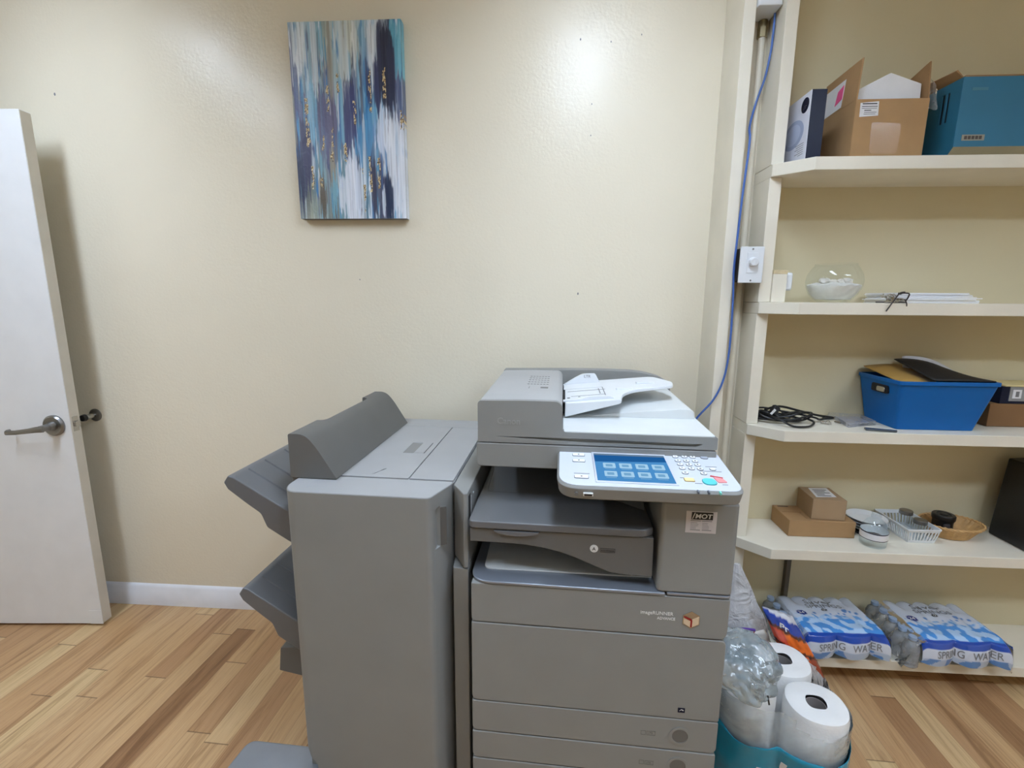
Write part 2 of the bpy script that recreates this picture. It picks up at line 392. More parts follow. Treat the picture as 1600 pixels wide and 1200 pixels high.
# ------------------------------------------------------------------ canvas painting
def painting():
    x0, x1, z0, z1 = -.924, -.514, 1.694, 2.363; yf = W-.035; nu, nv = 210, 330
    t = thing('canvas_painting', 'tall abstract canvas of blue, white and navy vertical strokes on the wall', 'painting', (-.719, W, 1.694))
    rnd = random.Random(4)
    def nz(a, b, s=0): return noise.noise(Vector((a, b, s)))
    hexc = lambda r, g, b: lin(r, g, b)
    # soft ground colours on a coarse grid (rows top to bottom), then strokes laid over it
    rows = [[(150, 176, 190), (205, 214, 216), (110, 165, 188), (150, 158, 150), (188, 202, 206), (196, 200, 188), (140, 176, 194), (206, 214, 222), (60, 70, 96), (90, 164, 184)],
            [(120, 130, 158), (214, 222, 228), (130, 176, 198), (165, 164, 150), (176, 196, 204), (200, 204, 192), (122, 160, 188), (190, 204, 220), (44, 50, 74), (140, 186, 200)],
            [(104, 108, 140), (170, 198, 212), (150, 184, 204), (140, 134, 130), (150, 162, 160), (120, 130, 150), (84, 128, 170), (86, 96, 130), (42, 46, 70), (80, 100, 130)],
            [(84, 84, 112), (120, 130, 160), (110, 160, 190), (96, 92, 120), (104, 100, 128), (66, 76, 116), (70, 132, 178), (100, 160, 196), (200, 214, 230), (96, 120, 150)],
            [(64, 62, 88), (92, 94, 126), (104, 150, 180), (98, 92, 118), (96, 104, 136), (84, 118, 158), (62, 126, 178), (170, 190, 214), (222, 228, 238), (214, 222, 234)],
            [(50, 52, 76), (96, 112, 130), (110, 150, 168), (140, 126, 110), (110, 150, 170), (190, 206, 222), (90, 140, 176), (90, 84, 100), (218, 226, 236), (222, 228, 236)],
            [(52, 56, 80), (110, 116, 110), (120, 156, 168), (120, 112, 98), (130, 170, 184), (226, 230, 238), (110, 150, 170), (70, 72, 92), (120, 140, 170), (220, 226, 234)],
            [(150, 160, 160), (160, 164, 148), (150, 170, 172), (110, 106, 92), (120, 164, 180), (224, 228, 236), (96, 130, 150), (60, 66, 90), (170, 186, 206), (222, 228, 234)]]
    strokes = []
    def S(u, v0, v1, w, c, jag=.02, soft=.25): strokes.append((u, v0, v1, w, lin(*c), jag, soft, rnd.random()*50))
    for _ in range(330):
        big = rnd.random() < .25
        S(rnd.random(), (v := rnd.random()*1.0-.08), v+.06+rnd.random()*(.32 if big else .2), (.010+rnd.random()*.014) if big else (.003+rnd.random()*.006),
          rnd.choice([(88, 150, 186), (232, 236, 242), (232, 236, 242), (58, 70, 112), (46, 116, 176), (130, 180, 204), (100, 94, 122), (190, 204, 212), (150, 148, 132), (40, 46, 72)]), .03, .5)
    S(.08, -.02, .26, .055, (222, 230, 236), .07); S(.22, -.02, .36, .03, (214, 222, 226), .07); S(.285, -.02, .2, .022, (104, 166, 190), .05); S(.36, -.02, .34, .02, (150, 146, 132), .06)
    S(.48, -.02, .32, .05, (206, 216, 218), .08); S(.575, -.02, .22, .03, (220, 224, 222), .08); S(.73, -.02, .30, .04, (226, 232, 238), .08); S(.15, .26, .55, .022, (196, 214, 226), .06); S(.40, .1, .4, .02, (170, 190, 196), .06)
    S(.93, -.02, .30, .045, (96, 168, 190)); S(.985, -.02, .28, .02, (120, 186, 202))
    S(.84, .0, .20, .05, (48, 54, 78), .05); S(.87, .05, .42, .075, (36, 40, 62), .05); S(.80, .0, .10, .02, (70, 70, 92), .04)
    S(.77, .18, .45, .035, (60, 66, 100), .04); S(.70, .22, .42, .03, (64, 74, 112), .05); S(.63, .03, .15, .022, (84, 132, 164), .04)
    S(.97, .27, .52, .05, (74, 88, 124), .05); S(.52, .30, .62, .045, (64, 72, 114), .05); S(.585, .50, .72, .04, (70, 140, 188), .05)
    S(.27, .36, .70, .06, (98, 94, 124), .05); S(.10, .50, .80, .05, (66, 66, 96), .05); S(.04, .18, .5, .02, (84, 92, 134), .04)
    S(.17, .28, .62, .03, (130, 180, 206), .03); S(.68, .42, .66, .04, (84, 148, 192), .04); S(.35, .10, .40, .02, (144, 140, 128), .04)
    S(.82, .42, .62, .05, (224, 230, 240), .06); S(.92, .50, .98, .085, (226, 231, 240), .06); S(.78, .50, .70, .035, (206, 216, 232), .04)
    S(.50, .66, .99, .055, (226, 230, 240), .06); S(.43, .76, .99, .045, (222, 228, 238), .07); S(.56, .70, .97, .03, (214, 222, 236), .05)
    S(.70, .70, .98, .028, (62, 62, 86), .05); S(.64, .86, .99, .03, (70, 116, 140), .05); S(.745, .74, .95, .02, (84, 78, 96), .05)
    S(.835, .76, 1.0, .045, (28, 44, 74), .05); S(.865, .86, .99, .025, (52, 84, 126), .05); S(.79, .82, .99, .02, (214, 224, 236), .04)
    S(.21, .76, .99, .03, (132, 120, 100), .05); S(.24, .80, .98, .025, (104, 92, 80), .05); S(.10, .68, .86, .02, (112, 118, 112), .04)
    S(.06, .74, .90, .03, (52, 60, 92), .05); S(.33, .80, .98, .04, (110, 168, 190), .05); S(.15, .88, 1.0, .05, (146, 156, 146), .05)
    S(.975, .87, .92, .018, (90, 160, 178), .03); S(.60, .02, .14, .015, (214, 222, 222), .03)
    for _ in range(2):
        S(.855, .03, .43, .070, (34, 38, 60), .06, .12); S(.80, .0, .30, .022, (52, 56, 82), .06, .3); S(.90, .10, .48, .035, (44, 50, 76), .06, .2)
        S(.545, .28, .62, .022, (58, 64, 108), .06, .2); S(.49, .34, .66, .03, (66, 70, 112), .07, .3); S(.10, .48, .84, .045, (58, 58, 90), .07, .25); S(.03, .62, .92, .03, (46, 50, 78), .06, .3)
        S(.845, .77, 1.02, .036, (24, 40, 70), .04, .12); S(.715, .68, .98, .020, (56, 56, 80), .05, .2); S(.77, .20, .46, .022, (52, 58, 94), .05, .25); S(.70, .23, .44, .018, (56, 68, 108), .06, .3); S(.22, .80, 1.0, .030, (92, 84, 72), .06, .25)
    gold = [(.12, .37, .62, .016), (.32, .31, .44, .012), (.42, .25, .36, .010), (.345, .52, .62, .008), (.255, .56, .64, .012), (.56, .39, .51, .010), (.705, .23, .45, .011), (.835, .23, .38, .014), (.46, .60, .70, .012), (.60, .70, .77, .013), (.68, .67, .86, .012), (.76, .68, .84, .013), (.62, .82, .97, .010), (.33, .64, .70, .014), (.14, .72, .84, .012), (.22, .78, .84, .012), (.99, .44, .54, .02)]
    cache = {}
    def col(i, j):
        u, v = i, 1-j
        act = cache.get(u)
        if act is None: act = cache[u] = [q for q in strokes if abs(u-q[0]) < q[3]+.013]
        gx = min(8.999, max(0, u*9)); gy = min(6.999, max(0, v*7+.9*nz(u*22, v*1.5, 3)))
        a, b = int(gx), int(gy); fx, fy = gx-a, gy-b
        c = [0, 0, 0]
        for aa, bb, wt in ((a, b, (1-fx)*(1-fy)), (a+1, b, fx*(1-fy)), (a, b+1, (1-fx)*fy), (a+1, b+1, fx*fy)):
            q = lin(*rows[bb][aa])
            for k in range(3): c[k] += q[k]*wt
        st_ = 1+.42*nz(u*60, v*2.2, 1)+.28*nz(u*130, v*3, 2)
        c = [x*max(.4, st_) for x in c]
        for (su, v0, v1, w_, cc, jag, soft, sd) in act:
            uu = u-su+.012*nz(v*3, sd)
            if abs(uu) > w_: continue
            e0 = v0+jag*nz(u*70, sd, 1)*2.2+.05*(abs(uu)/w_)**2; e1 = v1+jag*nz(u*70, sd, 2)*2.6-.06*(abs(uu)/w_)**2
            if e0 < v < e1:
                al = min(1, (1-abs(uu)/w_)/soft)*min(1, min(v-e0, e1-v)/.015)*(.72+.4*nz(u*90, v*4, sd))
                al = max(0, min(1, al)); br = 1+.18*nz(u*110, v*5, sd+9)
                for k in range(3): c[k] = c[k]*(1-al)+cc[k]*br*al
        for (su, v0, v1, w_) in gold:
            uu = u-su+.006*nz(v*30, su*40)
            if abs(uu) < w_ and v0 < v < v1 and nz(u*60, v*40, su*9) > -.05:
                g = lin(222, 204, 158) if nz(u*160, v*120, 5) > .05 else (lin(150, 120, 78) if nz(u*90, v*70, 8) > -.1 else lin(78, 64, 50))
                c = list(g[:3])
        return (max(.01, min(.9, c[0])), max(.01, min(.9, c[1])), max(.012, min(.95, c[2])), 1)
    B().grid(lambda u, v: (x0+u*(x1-x0), yf-.0008, z0+v*(z1-z0)), nu, nv, col).build('painted_face', vcol('acrylic paint', .38, .5, .5, 45), t, normals=True)
    B().box(x0, x1, yf, W-.002, z0, z1).build('canvas_frame', plain('canvas wrap', (120, 116, 112), .8), t, bevel=.002)
    # painted right edge of the canvas
    B().grid(lambda u, v: (x1+.0008, yf+u*.033, z0+v*(z1-z0)), 4, 160, lambda u, v: col(.985, v)).build('painted_edge', vcol('acrylic paint'), t)
painting()

# ------------------------------------------------------------------ built-in shelving
YS, YU, YB = 1.58, 1.67, 1.82
ZS = [1.828, 1.393, .970, .541, .123]; TH = .038
sh = thing('built_in_shelving', 'cream painted built-in wooden shelving with five boards beside the wall corner', 'shelves', (1.5, 1.72, 0))
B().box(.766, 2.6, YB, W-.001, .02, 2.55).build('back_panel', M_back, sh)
zz = [2.55]+ZS
for k, z in enumerate(ZS):
    top = zz[k]-(TH if k else 0)
    B().box(.727, .766, YU, W-.001, z+.0005, top-.0005).build('upright', M_shelf, sh, bevel=.0015)
B().box(.727, .766, YU, W-.001, 0, ZS[4]-TH).build('upright', M_shelf, sh, bevel=.0015)
for k, z in enumerate(ZS):
    pts = [(.728, YB-.0), (.728, YU-.008), (.817, YS), (2.6, YS), (2.6, YB)]
    B().prism(pts, 'z', z-TH, z).build('shelf', M_shelf, sh, bevel=.0022)
B().box(2.56, 2.6, YS+.01, YB, .0, .084).build('foot_block', M_shelf, sh)
B().prism([(.995, .497), (1.012, .497), (1.03, .49), (1.012, .455), (1.012, .124), (.995, .124)], 'y', YB-.022, YB-.001).build('bracket', plain('grey brown metal', (92, 84, 70), .6), sh, bevel=.001)

# conduit, boxes, switch, cable
cp = thing('conduit_pipe', 'painted metal conduit pipe running down between the stud and the shelving', 'pipe', (.704, 1.7755, 1.2))
B().cyl((.7035, 1.7755, 0), (.7035, 1.7755, 2.29), .0112, seg=20).build('pipe', M_shelf, cp)
B().cyl((.7035, 1.7755, 2.245), (.7035, 1.7755, 2.275), .016, seg=6).cyl((.7035, 1.7755, 2.27), (.7035, 1.7755, 2.296), .014, seg=16).build('connector', plain('tarnished connector', (150, 138, 108), .4, metal=.8), cp, bevel=.001)
tag(B().prism(rp([(.652, 1.69), (.724, 1.69), (.724, 1.785), (.652, 1.785)], .006), 'z', 2.297, 2.45).build('junction_box', M_white, base=(.69, 1.74, 2.297), bevel=.003), 'white plastic junction box at the top of the conduit pipe', 'box')
sw = thing('dimmer_switch', 'white wall plate with rotary dimmer knob mounted on a steel box', 'switch', (.69, 1.66, 1.515))
B().box(.658, .722, 1.662, 1.763, 1.462, 1.57).build('back_box', plain('old steel box', (74, 70, 66), .5, metal=.6), sw, bevel=.002)
B().prism(rp([(.650, 1.456), (.7255, 1.456), (.7255, 1.573), (.650, 1.573)], .003), 'y', 1.652, 1.661).build('cover_plate', M_white, sw, bevel=.002)
fi = B().prism([(.672, 1.488), (.706, 1.488), (.706, 1.553), (.672, 1.553)], 'y', 1.6505, 1.653).build('insert', M_white, sw, bevel=.0008)
B().cyl((.690, 1.650, 1.524), (.690, 1.634, 1.522), .0155, .0125, seg=24).box(.688, .692, 1.632, 1.64, 1.512, 1.533).build('knob', M_white, sw, bevel=.001)
for z in (1.565, 1.464): B().cyl((.688, 1.6525, z), (.688, 1.6508, z), .0028, seg=12).build('screw', M_satin, sw)
tag(B().tube([(.7215, 1.735, 2.2965), (.7215, 1.735, 2.24), (.7215, 1.740, 2.19), (.715, 1.748, 2.12), (.703, 1.755, 2.07), (.690, 1.755, 2.02), (.672, 1.73, 1.96), (.661, 1.690, 1.90), (.653, 1.688, 1.75), (.648, 1.688, 1.61), (.646, 1.689, 1.50), (.652, 1.690, 1.40), (.655, 1.69, 1.24), (.645, 1.69, 1.13), (.615, 1.69, 1.05), (.56, 1.70, .97), (.52, 1.74, .85), (.50, 1.79, .60), (.49, 1.80, .3), (.48, 1.80, .02)], .0036, 8).build('network_cable', M_cable, base=(.69, 1.74, 0)), 'blue network cable hanging down from junction box to behind the copier', 'cable')

# ------------------------------------------------------------------ copier (stands turned a little: local axes rotated)
CR = R(-2.5)
cop = thing('photocopier', 'large grey floor standing photocopier with touch panel and document feeder', 'copier', (.0975, 1.40, 0), CR)
b = B()
b.prism(rp([(-.208, 1.078), (.404, 1.078), (.404, 1.75), (-.208, 1.75)], .01), 'z', .02, .69)
b.prism([(-.208, 1.50), (.404, 1.50), (.404, 1.75), (-.208, 1.75)], 'z', .69, .968)
b.build('body', M_gray, cop, bevel=.003)
B().box(-.203, .236, 1.49, 1.4995, .72, .966).build('cavity_back', M_void, cop)
fy0, fy1 = 1.05, 1.076
def front_panel(name, z0, z1, r_tl, r_bl, r_br, r_tr, x1=.408):
    pts = rp([(-.211, z0), (x1, z0), (x1, z1), (-.211, z1)], [r_bl, r_br, r_tr, r_tl], 6)
    return B().prism(pts, 'y', fy0, fy1).build(name, M_gray, cop, bevel=.005, seg=3)
B().box(-.209, .406, 1.066, 1.079, .03, .70).build('front_backing', M_void, cop)
fc = front_panel('front_cover', .599, .7055, .004, .012, .022, .004)
dr = front_panel('toner_door', .3705, .5965, .004, .016, .006, .016)
cs = []
for k, (z0, z1) in enumerate(((.278, .3685), (.1935, .2755), (.1085, .191), (.02, .106))):
    c_ = front_panel('paper_drawer', z0, z1, .004, .016, .018, .006); cs.append(c_)
    zc = (z0+z1)/2-.002
    B().lathe([(.0195, 0), (.0255, 0), (.0262, .0016), (.0195, .0016)], seg=40).xf(Matrix.Translation((.318, fy0, zc)) @ Matrix.Rotation(R(90), 4, 'X')).build('grip_ring', M_gray, c_)
    B().lathe([(0, .0005), (.019, .0005), (.0195, .0012), (.0195, 0)], seg=40).xf(Matrix.Translation((.318, fy0, zc)) @ Matrix.Rotation(R(90), 4, 'X')).build('grip', M_dark, c_)
    for x0_, x1_ in ((.222, .234), (.2365, .258)):
        q = B()
        for a_, b_, e_, f_ in ((x0_, x1_, zc-.006, zc-.0052), (x0_, x1_, zc+.0052, zc+.006), (x0_, x0_+.0008, zc-.006, zc+.006), (x1_-.0008, x1_, zc-.006, zc+.006)): q.box(a_, b_, fy0-.0005, fy0, e_, f_)
        q.build('size_label', M_dark, c_)
    lettering('LTR', .007, FRONT(.240, fy0-.0002, zc-.0026), M_dark, c_)
B().box(.308, .325, fy0-.0008, fy0, .390, .403).build('sticker', M_navy, dr); 
B().prism([(.311, .394), (.316, .398), (.321, .395), (.322, .398), (.316, .400)], 'y', fy0-.0012, fy0-.0007).build('sticker_mark', M_pwhite, dr)
lettering('imageRUNNER', .0125, FRONT(.203, fy0-.0003, .655), M_pwhite, fc, sx=.98, bold=.0001)
lettering('ADVANCE', .0095, FRONT(.243, fy0-.0003, .643), M_pwhite, fc, sx=.95, bold=.0001)
# cube emblem
hx_ = [(.322+.0225*math.sin(R(60*k)), .648+.0225*math.cos(R(60*k))) for k in range(6)]
B().prism(hx_, 'y', fy0-.0012, fy0).build('emblem', M_chrome, fc)
s_ = lambda f: [(.322+(x-.322)*f, .648+(z-.648)*f) for x, z in hx_]
h9 = s_(.9); c0 = (.322, .648)
B().prism([h9[5], c0, h9[3], h9[4]], 'y', fy0-.0018, fy0-.0012).build('emblem_face', plain('pale gold', (214, 190, 160), .4), fc)
B().prism([h9[1], c0, h9[3], h9[2]], 'y', fy0-.0018, fy0-.0012).build('emblem_face', plain('pale gold'  , (214, 190, 160)), fc)
B().prism([h9[5], (.322, .6508), (.3245, .648), (.3245, h9[3][1]+.002), (.3205, h9[3][1]+.001), (.3205, .646), (h9[5][0], h9[5][1]-.004)], 'y', fy0-.0024, fy0-.0018).build('emblem_stripe', plain('deep red', (150, 20, 24), .4), fc)
# silver rim round the inner output tray
B().prism(rp([(-.215, 1.047), (.258, 1.047), (.258, 1.20), (.235, 1.50), (-.215, 1.50)], [.055, .0, 0, 0, .0], 8), 'z', .7065, .7145).build('tray_rim', M_rim, cop, bevel=.003, seg=3)
B().prism(rp([(-.186, 1.098), (.236, 1.106), (.236, 1.49), (-.196, 1.49)], [.02, .0, 0, 0], 5), 'z', .7146, .719).build('output_tray', M_tray, cop, bevel=.0012)
# right hand column
col_ = B().prism(rp([(.238, 1.05), (.411, 1.05), (.411, 1.50), (.236, 1.50)], [.012, .014, 0, 0], 5), 'z', .7155, .944)
col_.build('right_column', M_gray, cop, bevel=.006, seg=3)
B().prism(rp([(.262, 1.0485), (.410, 1.0485), (.410, 1.30), (.262, 1.30)], [0, .014, 0, 0]), 'z', .7096, .7152).build('trim_line', M_rim, cop, bevel=.001)
sk = B().box(.2925, .3605, fy0-.0007, fy0-.0001, .8715, .9245).build('dealer_sticker', plain('silver sticker', (196, 190, 190), .45), cop)
B().prism([(.304, .9045), (.3515, .9045), (.3515, .9225), (.3045, .9225)], 'y', fy0-.0012, fy0-.0007).build('sticker_logo', M_black, sk)
B().prism([(.3055, .9062), (.3074, .9062), (.3125, .9208), (.3106, .9208)], 'y', fy0-.0015, fy0-.0011).build('logo_stroke', M_pwhite, sk)
lettering('MOT', .0150, FRONT(.3118, fy0-.0014, .9080), M_pwhite, sk, shear=.12, sx=1.12, bold=.0003)
q = B()
for k in range(7):
    for x0_, w_ in ((.303, .022), (.329, .021)):
        if k == 0: x0_, w_ = (.303, .023) if x0_ < .31 else (.328, .0225)
        z_ = .9005-k*.0036-(0.001 if k else 0)
        q.box(x0_, x0_+w_*(1 if k in (0, 6) else random.uniform(.55, .95)), fy0-.0010, fy0-.0007, z_, z_+(.0016 if k in (0, 6) else .0009))
q.build('sticker_print', M_pgrey, sk)
# dark finishing tray above the output opening
wave = [(-.215, .8445), (.2265, .8445), (.2285, .745), (.20, .744), (.165, .7445), (.129, .7485), (.09, .763), (.046, .781), (.01, .793), (-.032, .802), (-.078, .8075), (-.13, .809), (-.215, .809)]
up = B().prism(wave, 'y', 1.064, 1.10).build('tray_front', M_dark, cop, bevel=.002)
B().prism(rp([(-.156, .8435), (-.044, .8435), (-.052, .838), (-.075, .833), (-.10, .8315), (-.125, .833), (-.148, .838)], .003), 'y', 1.058, 1.066).build('finger_grip', M_dark2, up, bevel=.003, seg=3)
B().cyl((.088, 1.0640, .809), (.088, 1.0632, .809), .0098, seg=32).build('round_sticker', M_pwhite, up)
lettering('A', .0125, FRONT(.0838, 1.0630, .8045), M_black, up)
q = B()
for a_, b_, e_, f_ in ((.103, .138, .801, .8018), (.103, .138, .810, .8108), (.103, .1037, .801, .8108), (.1373, .138, .801, .8108)): q.box(a_, b_, 1.0634, 1.0641, e_, f_)
for k in range(9): q.box(.105+k*.0035, .1075+k*.0035, 1.0634, 1.0641, .8045, .8065)
q.build('arrow_label', M_black, up)
tp = B().prism(rp([(-.218, 1.058), (.203, 1.058), (.226, 1.075), (.226, 1.49), (-.218, 1.49)], [.018, .01, 0, 0, 0]), 'z', .8465, .8665)
tp.build('upper_tray', M_dark2, cop, bevel=.004, seg=3)
B().prism([(1.235, .8668), (1.27, .874), (1.36, .886), (1.485, .905), (1.485, .8668)], 'x', -.200, .05).build('tray_ramp', M_dark2, cop, bevel=.003)
B().loft([[(.05, 1.30, .8668), (.222, 1.16, .8668), (.222, 1.48, .8668), (.05, 1.48, .8668)], [(.05, 1.31, .887), (.221, 1.24, .915), (.221, 1.48, .93), (.05, 1.48, .905)]]).build('tray_guide', M_dark2, cop, bevel=.003)
B().box(-.212, -.19, 1.49, 1.499, .72, .96).build('cavity_post', M_dark, cop)
# scanner body and document feeder
B().prism(rp([(-.215, .9675), (.386, .9675), (.386, 1.0315), (-.215, 1.0315)], [.012, .012, .004, .004]), 'y', 1.165, 1.75).build('scanner_body', M_gray, cop, bevel=.005, seg=3)
df = B()
df.box(-.211, .385, 1.18, 1.75, 1.0345, 1.066)
df = df.build('document_feeder', M_gray, cop, bevel=.003)
q = B().prism(rp([(-.212, 1.0343), (.386, 1.0343), (.386, 1.0665), (.012, 1.0665), (.006, 1.073), (.004, 1.135), (-.008, 1.1455), (-.10, 1.1455), (-.212, 1.1425)], [.002, .004, .004, .004, .004, .012, .012, .02, .010]), 'y', 1.165, 1.182).build('feeder_front', M_gray, df)
cut(q, [B().prism([(-.165, 1.0505), (.05, 1.0515), (.352, 1.0485), (.335, 1.0405), (.05, 1.0415)], 'y', 1.15, 1.172)])
lettering('Canon', .023, FRONT(-.162, 1.1646, 1.0835), plain('embossed grey', (147, 147, 145), .5), df, sx=.98, bold=.0004)
B().prism(rp([(-.2115, 1.066), (.004, 1.066), (.004, 1.135), (-.008, 1.1455), (-.10, 1.1455), (-.2115, 1.1422)], [0, 0, .012, .012, .02, .010]), 'y', 1.183, 1.70).build('feeder_cover', M_gray_toplit, df, bevel=.003)
q = B()
for r_ in range(5):
    v_ = B()
    for k in range(7): v_.box(-.102+k*.0095, -.0955+k*.0095, 1.405+r_*.036, 1.4085+r_*.036, 1.1449, 1.1461)
    v_.build('vent_row', M_dark, df)
B().box(-.060, -.038, 1.345, 1.362, 1.1449, 1.1461).build('dark_window', M_dark, df); B().box(-.094, -.0925, 1.34, 1.365, 1.1449, 1.1461).build('cover_print', M_dark, df)
B().prism(rp([(-.2115, 1.066), (-.2115, 1.143), (.10, 1.150), (.27, 1.147), (.345, 1.130), (.386, 1.106), (.386, 1.066)], [0, .006, .1, .06, .05, .006, 0]), 'y', 1.702, 1.75).build('rear_wall', M_gray, df, bevel=.003)
B().prism(rp([(.0075, 1.169), (.381, 1.169), (.381, 1.70), (.0075, 1.70)], .006), 'z', 1.0655, 1.069).build('exit_tray', M_tray, df, bevel=.001)
B().prism(rp([(.012, 1.069), (.374, 1.069), (.372, 1.094), (.345, 1.097), (.20, 1.084), (.09, 1.072)], [0, 0, .01, .03, .05, .02]), 'y', 1.335, 1.66).build('exit_slope', M_tray, df, bevel=.006, seg=3)
zt = lambda x: 1.111+.105*x
plan = rp([(.012, 1.30), (.166, 1.30), (.178, 1.375), (.215, 1.425), (.335, 1.445), (.345, 1.50), (.305, 1.625), (.012, 1.635)], [0, .012, .03, .03, .012, .02, .03, 0], 6)
q = B(); n_ = len(plan)
q.loft([[(x, y, zt(x)-(.040-.030*min(1, max(0, (x-.012)/.17)))) for x, y in plan], [(x, y, zt(x)) for x, y in plan]])
ft = q.build('feed_tray', M_white, df, bevel=.0025, seg=3)
gr = B().prism(rp([(.006, zt(.006)), (.045, 1.137), (.070, 1.151), (.112, 1.153), (.128, zt(.128)), ], [0, .01, .008, .006, 0]), 'y', 1.590, 1.603).build('rear_guide', M_white, ft, bevel=.001)
B().prism([(.008, zt(.008)+.0004), (.13, zt(.13)+.0004), (.13, zt(.13)+.001), (.008, zt(.008)+.001)], 'y', 1.50, 1.588).build('guide_plate', M_white, ft)
lettering('LTR', .013, FRONT(.075, 1.5895, 1.139), M_pgrey, ft)
B().prism(rp([(.006, zt(.006)), (.006, 1.1165), (.055, 1.121), (.080, 1.130), (.135, 1.134), (.150, zt(.15))], [0, 0, .01, .01, .008, 0]), 'y', 1.318, 1.330).build('front_guide', M_white, ft, bevel=.001)
q = B()
for (a_, y_, c_, w_) in ((.02, 1.46, .115, .0016), (.03, 1.385, .10, .0012), (.115, 1.40, .0022, .08), (.128, 1.36, .002, .21), (.05, 1.37, .006, .006), (.018, 1.36, .008, .012)):
    q.loft([[(a_, y_, zt(a_)+.0003), (a_+c_, y_, zt(a_+c_)+.0003), (a_+c_, y_+w_, zt(a_+c_)+.0003), (a_, y_+w_, zt(a_)+.0003)], [(a_, y_, zt(a_)+.0009), (a_+c_, y_, zt(a_+c_)+.0009), (a_+c_, y_+w_, zt(a_+c_)+.0009), (a_, y_+w_, zt(a_)+.0009)]])
q.build('tray_marks', M_pgrey, ft)
for (x_, y_, l_) in ((.165, 1.43, .05), (.235, 1.50, .055)): B().prism(rp([(x_, y_), (x_+l_, y_), (x_+l_, y_+.02), (x_, y_+.02)], .006), 'z', zt(x_)-.002, zt(x_+l_)+.0012).build('tray_rib', M_white, ft, bevel=.001)
B().box(.0055, .012, 1.33, 1.60, 1.075, 1.105).build('feed_slot', M_void, df)

# touch panel, tilted towards the user; drawn in its own u (right), v (back), w (up) frame
PM = Matrix.Translation((0, .985, .994)) @ Matrix.Rotation(R(6.6), 4, 'X')
outline = [(.0, .2), (.394, .202), (.396, .015), (.0, .011)]
grow = lambda p, g: [(x+(g if x > .2 else -g), y+(g if y > .1 else -g)) for x, y in p]
o1 = rp(outline, [.006, .006, .03, .05], 8)
cpn = B()
cpn.loft([[(x, y, -.046) for x, y in rp(grow(outline, -.022), [.006, .006, .03, .05], 8)], [(x, y, -.032) for x, y in rp(grow(outline, .001), [.006, .006, .03, .05], 8)], [(x, y, -.006) for x, y in rp(grow(outline, .005), [.006, .006, .034, .054], 8)], [(x, y, -.001) for x, y in rp(grow(outline, .0005), [.006, .006, .030, .050], 8)]])
cpn = cpn.xf(PM).build('control_panel', M_gray, cop, bevel=.0015, angle=24)
B().prism(o1, 'z', -.0012, .0006).xf(PM).build('panel_face', M_wface, cpn, bevel=.0006)
B().prism([(.0815, .0275), (.2625, .0275), (.2610, .1855), (.0800, .1855)], 'z', .0004, .0028).xf(PM).build('screen_bezel', plain('silver bezel', (206, 211, 220), .3, metal=.25), cpn, bevel=.0008)
M_scr = emissive('screen blue', (74, 140, 198), .85); M_sbar = emissive('screen bar', (120, 150, 178), .6); M_sic = emissive('screen icon', (158, 198, 226), .9); M_sdk = emissive('screen dark blue', (34, 98, 164), .7)
M_sl = emissive('screen pale', (120, 172, 212), .76)
q = B().mat(0).prism([(.0862, .0335), (.2578, .0335), (.2565, .1735), (.0848, .1735)], 'z', .0028, .0032)
q.mat(1).prism([(.0848, .1645), (.2565, .1645), (.2565, .1735), (.0848, .1735)], 'z', .0032, .0034)
q.mat(3).prism([(.0855, .128), (.2568, .138), (.2565, .1643), (.0848, .1643)], 'z', .0032, .0034)
for r_ in range(2):
    for k in range(4):
        x_ = .104+k*.038; y_ = .096-r_*.042
        q.mat(2).prism(rp([(x_, y_), (x_+.029, y_), (x_+.029, y_+.026), (x_, y_+.026)], .003), 'z', .0034, .0036)
        q.mat(4).prism(rp([(x_+.006, y_+.007), (x_+.022, y_+.007), (x_+.022, y_+.019), (x_+.006, y_+.019)], .002), 'z', .0036, .0038)
        q.mat(4).box(x_+.003, x_+.026, y_-.007, y_-.0035, .0034, .0036)
q.xf(PM).build('touch_screen', [M_scr, M_sbar, M_sic, M_sdk, M_sl], cpn, flat=True)
def key(u, v, w, h, mat=M_key, r=None, ring=M_keyring, nm='key'):
    r = r or min(w, h)/2.2
    f = lambda g: rp([(u-w/2-g, v-h/2-g), (u+w/2+g, v-h/2-g), (u+w/2+g, v+h/2+g), (u-w/2-g, v+h/2+g)], r+g, 6)
    k = B().prism(f(.0011), 'z', .0004, .0013).xf(PM).build(nm, ring, cpn)
    B().prism(f(0), 'z', .0013, .0028).xf(PM).build('key_cap', mat, k, bevel=.0006)
    return k
num = [(.2859, .1765), (.308, .1786), (.3279, .1783), (.2872, .1544), (.3076, .1549), (.3283, .1555), (.2882, .1344), (.309, .1344), (.329, .1349), (.2887, .1144), (.3097, .1144), (.3295, .1143)]
for k, (u, v) in enumerate(num):
    kk = key(u, v, .0125, .0115)
    lettering('123456789*0#'[k], .0075, PM @ Matrix.Translation((u-.0022, v-.0027, .0030)), M_print, kk)
kk = key(.290, .0915, .013, .011); lettering('ID', .006, PM @ Matrix.Translation((.2868, .0893, .0030)), M_print, kk)
kk = key(.3314, .0921, .0125, .0115); lettering('C', .0075, PM @ Matrix.Translation((.3288, .0894, .0030)), M_print, kk)
key(.3556, .1787, .0165, .0155, plain('grey key', (168, 174, 184), .4)); key(.3583, .1158, .0125, .0115)
key(.2912, .0582, .021, .0145, plain('cream yellow key', (244, 224, 160), .4), .003, plain('amber ring', (150, 120, 40), .4), 'reset_key')
key(.3334, .0528, .0285, .0285, plain('turquoise key', (92, 204, 204), .35), None, plain('teal ring', (20, 130, 140), .4), 'start_key')
B().prism(rp([(.3475, .076), (.366, .070), (.372, .052), (.352, .050)], .003), 'z', .0004, .0026).xf(PM).build('stop_key', plain('pale red key', (236, 150, 150), .35), cpn, bevel=.0006)
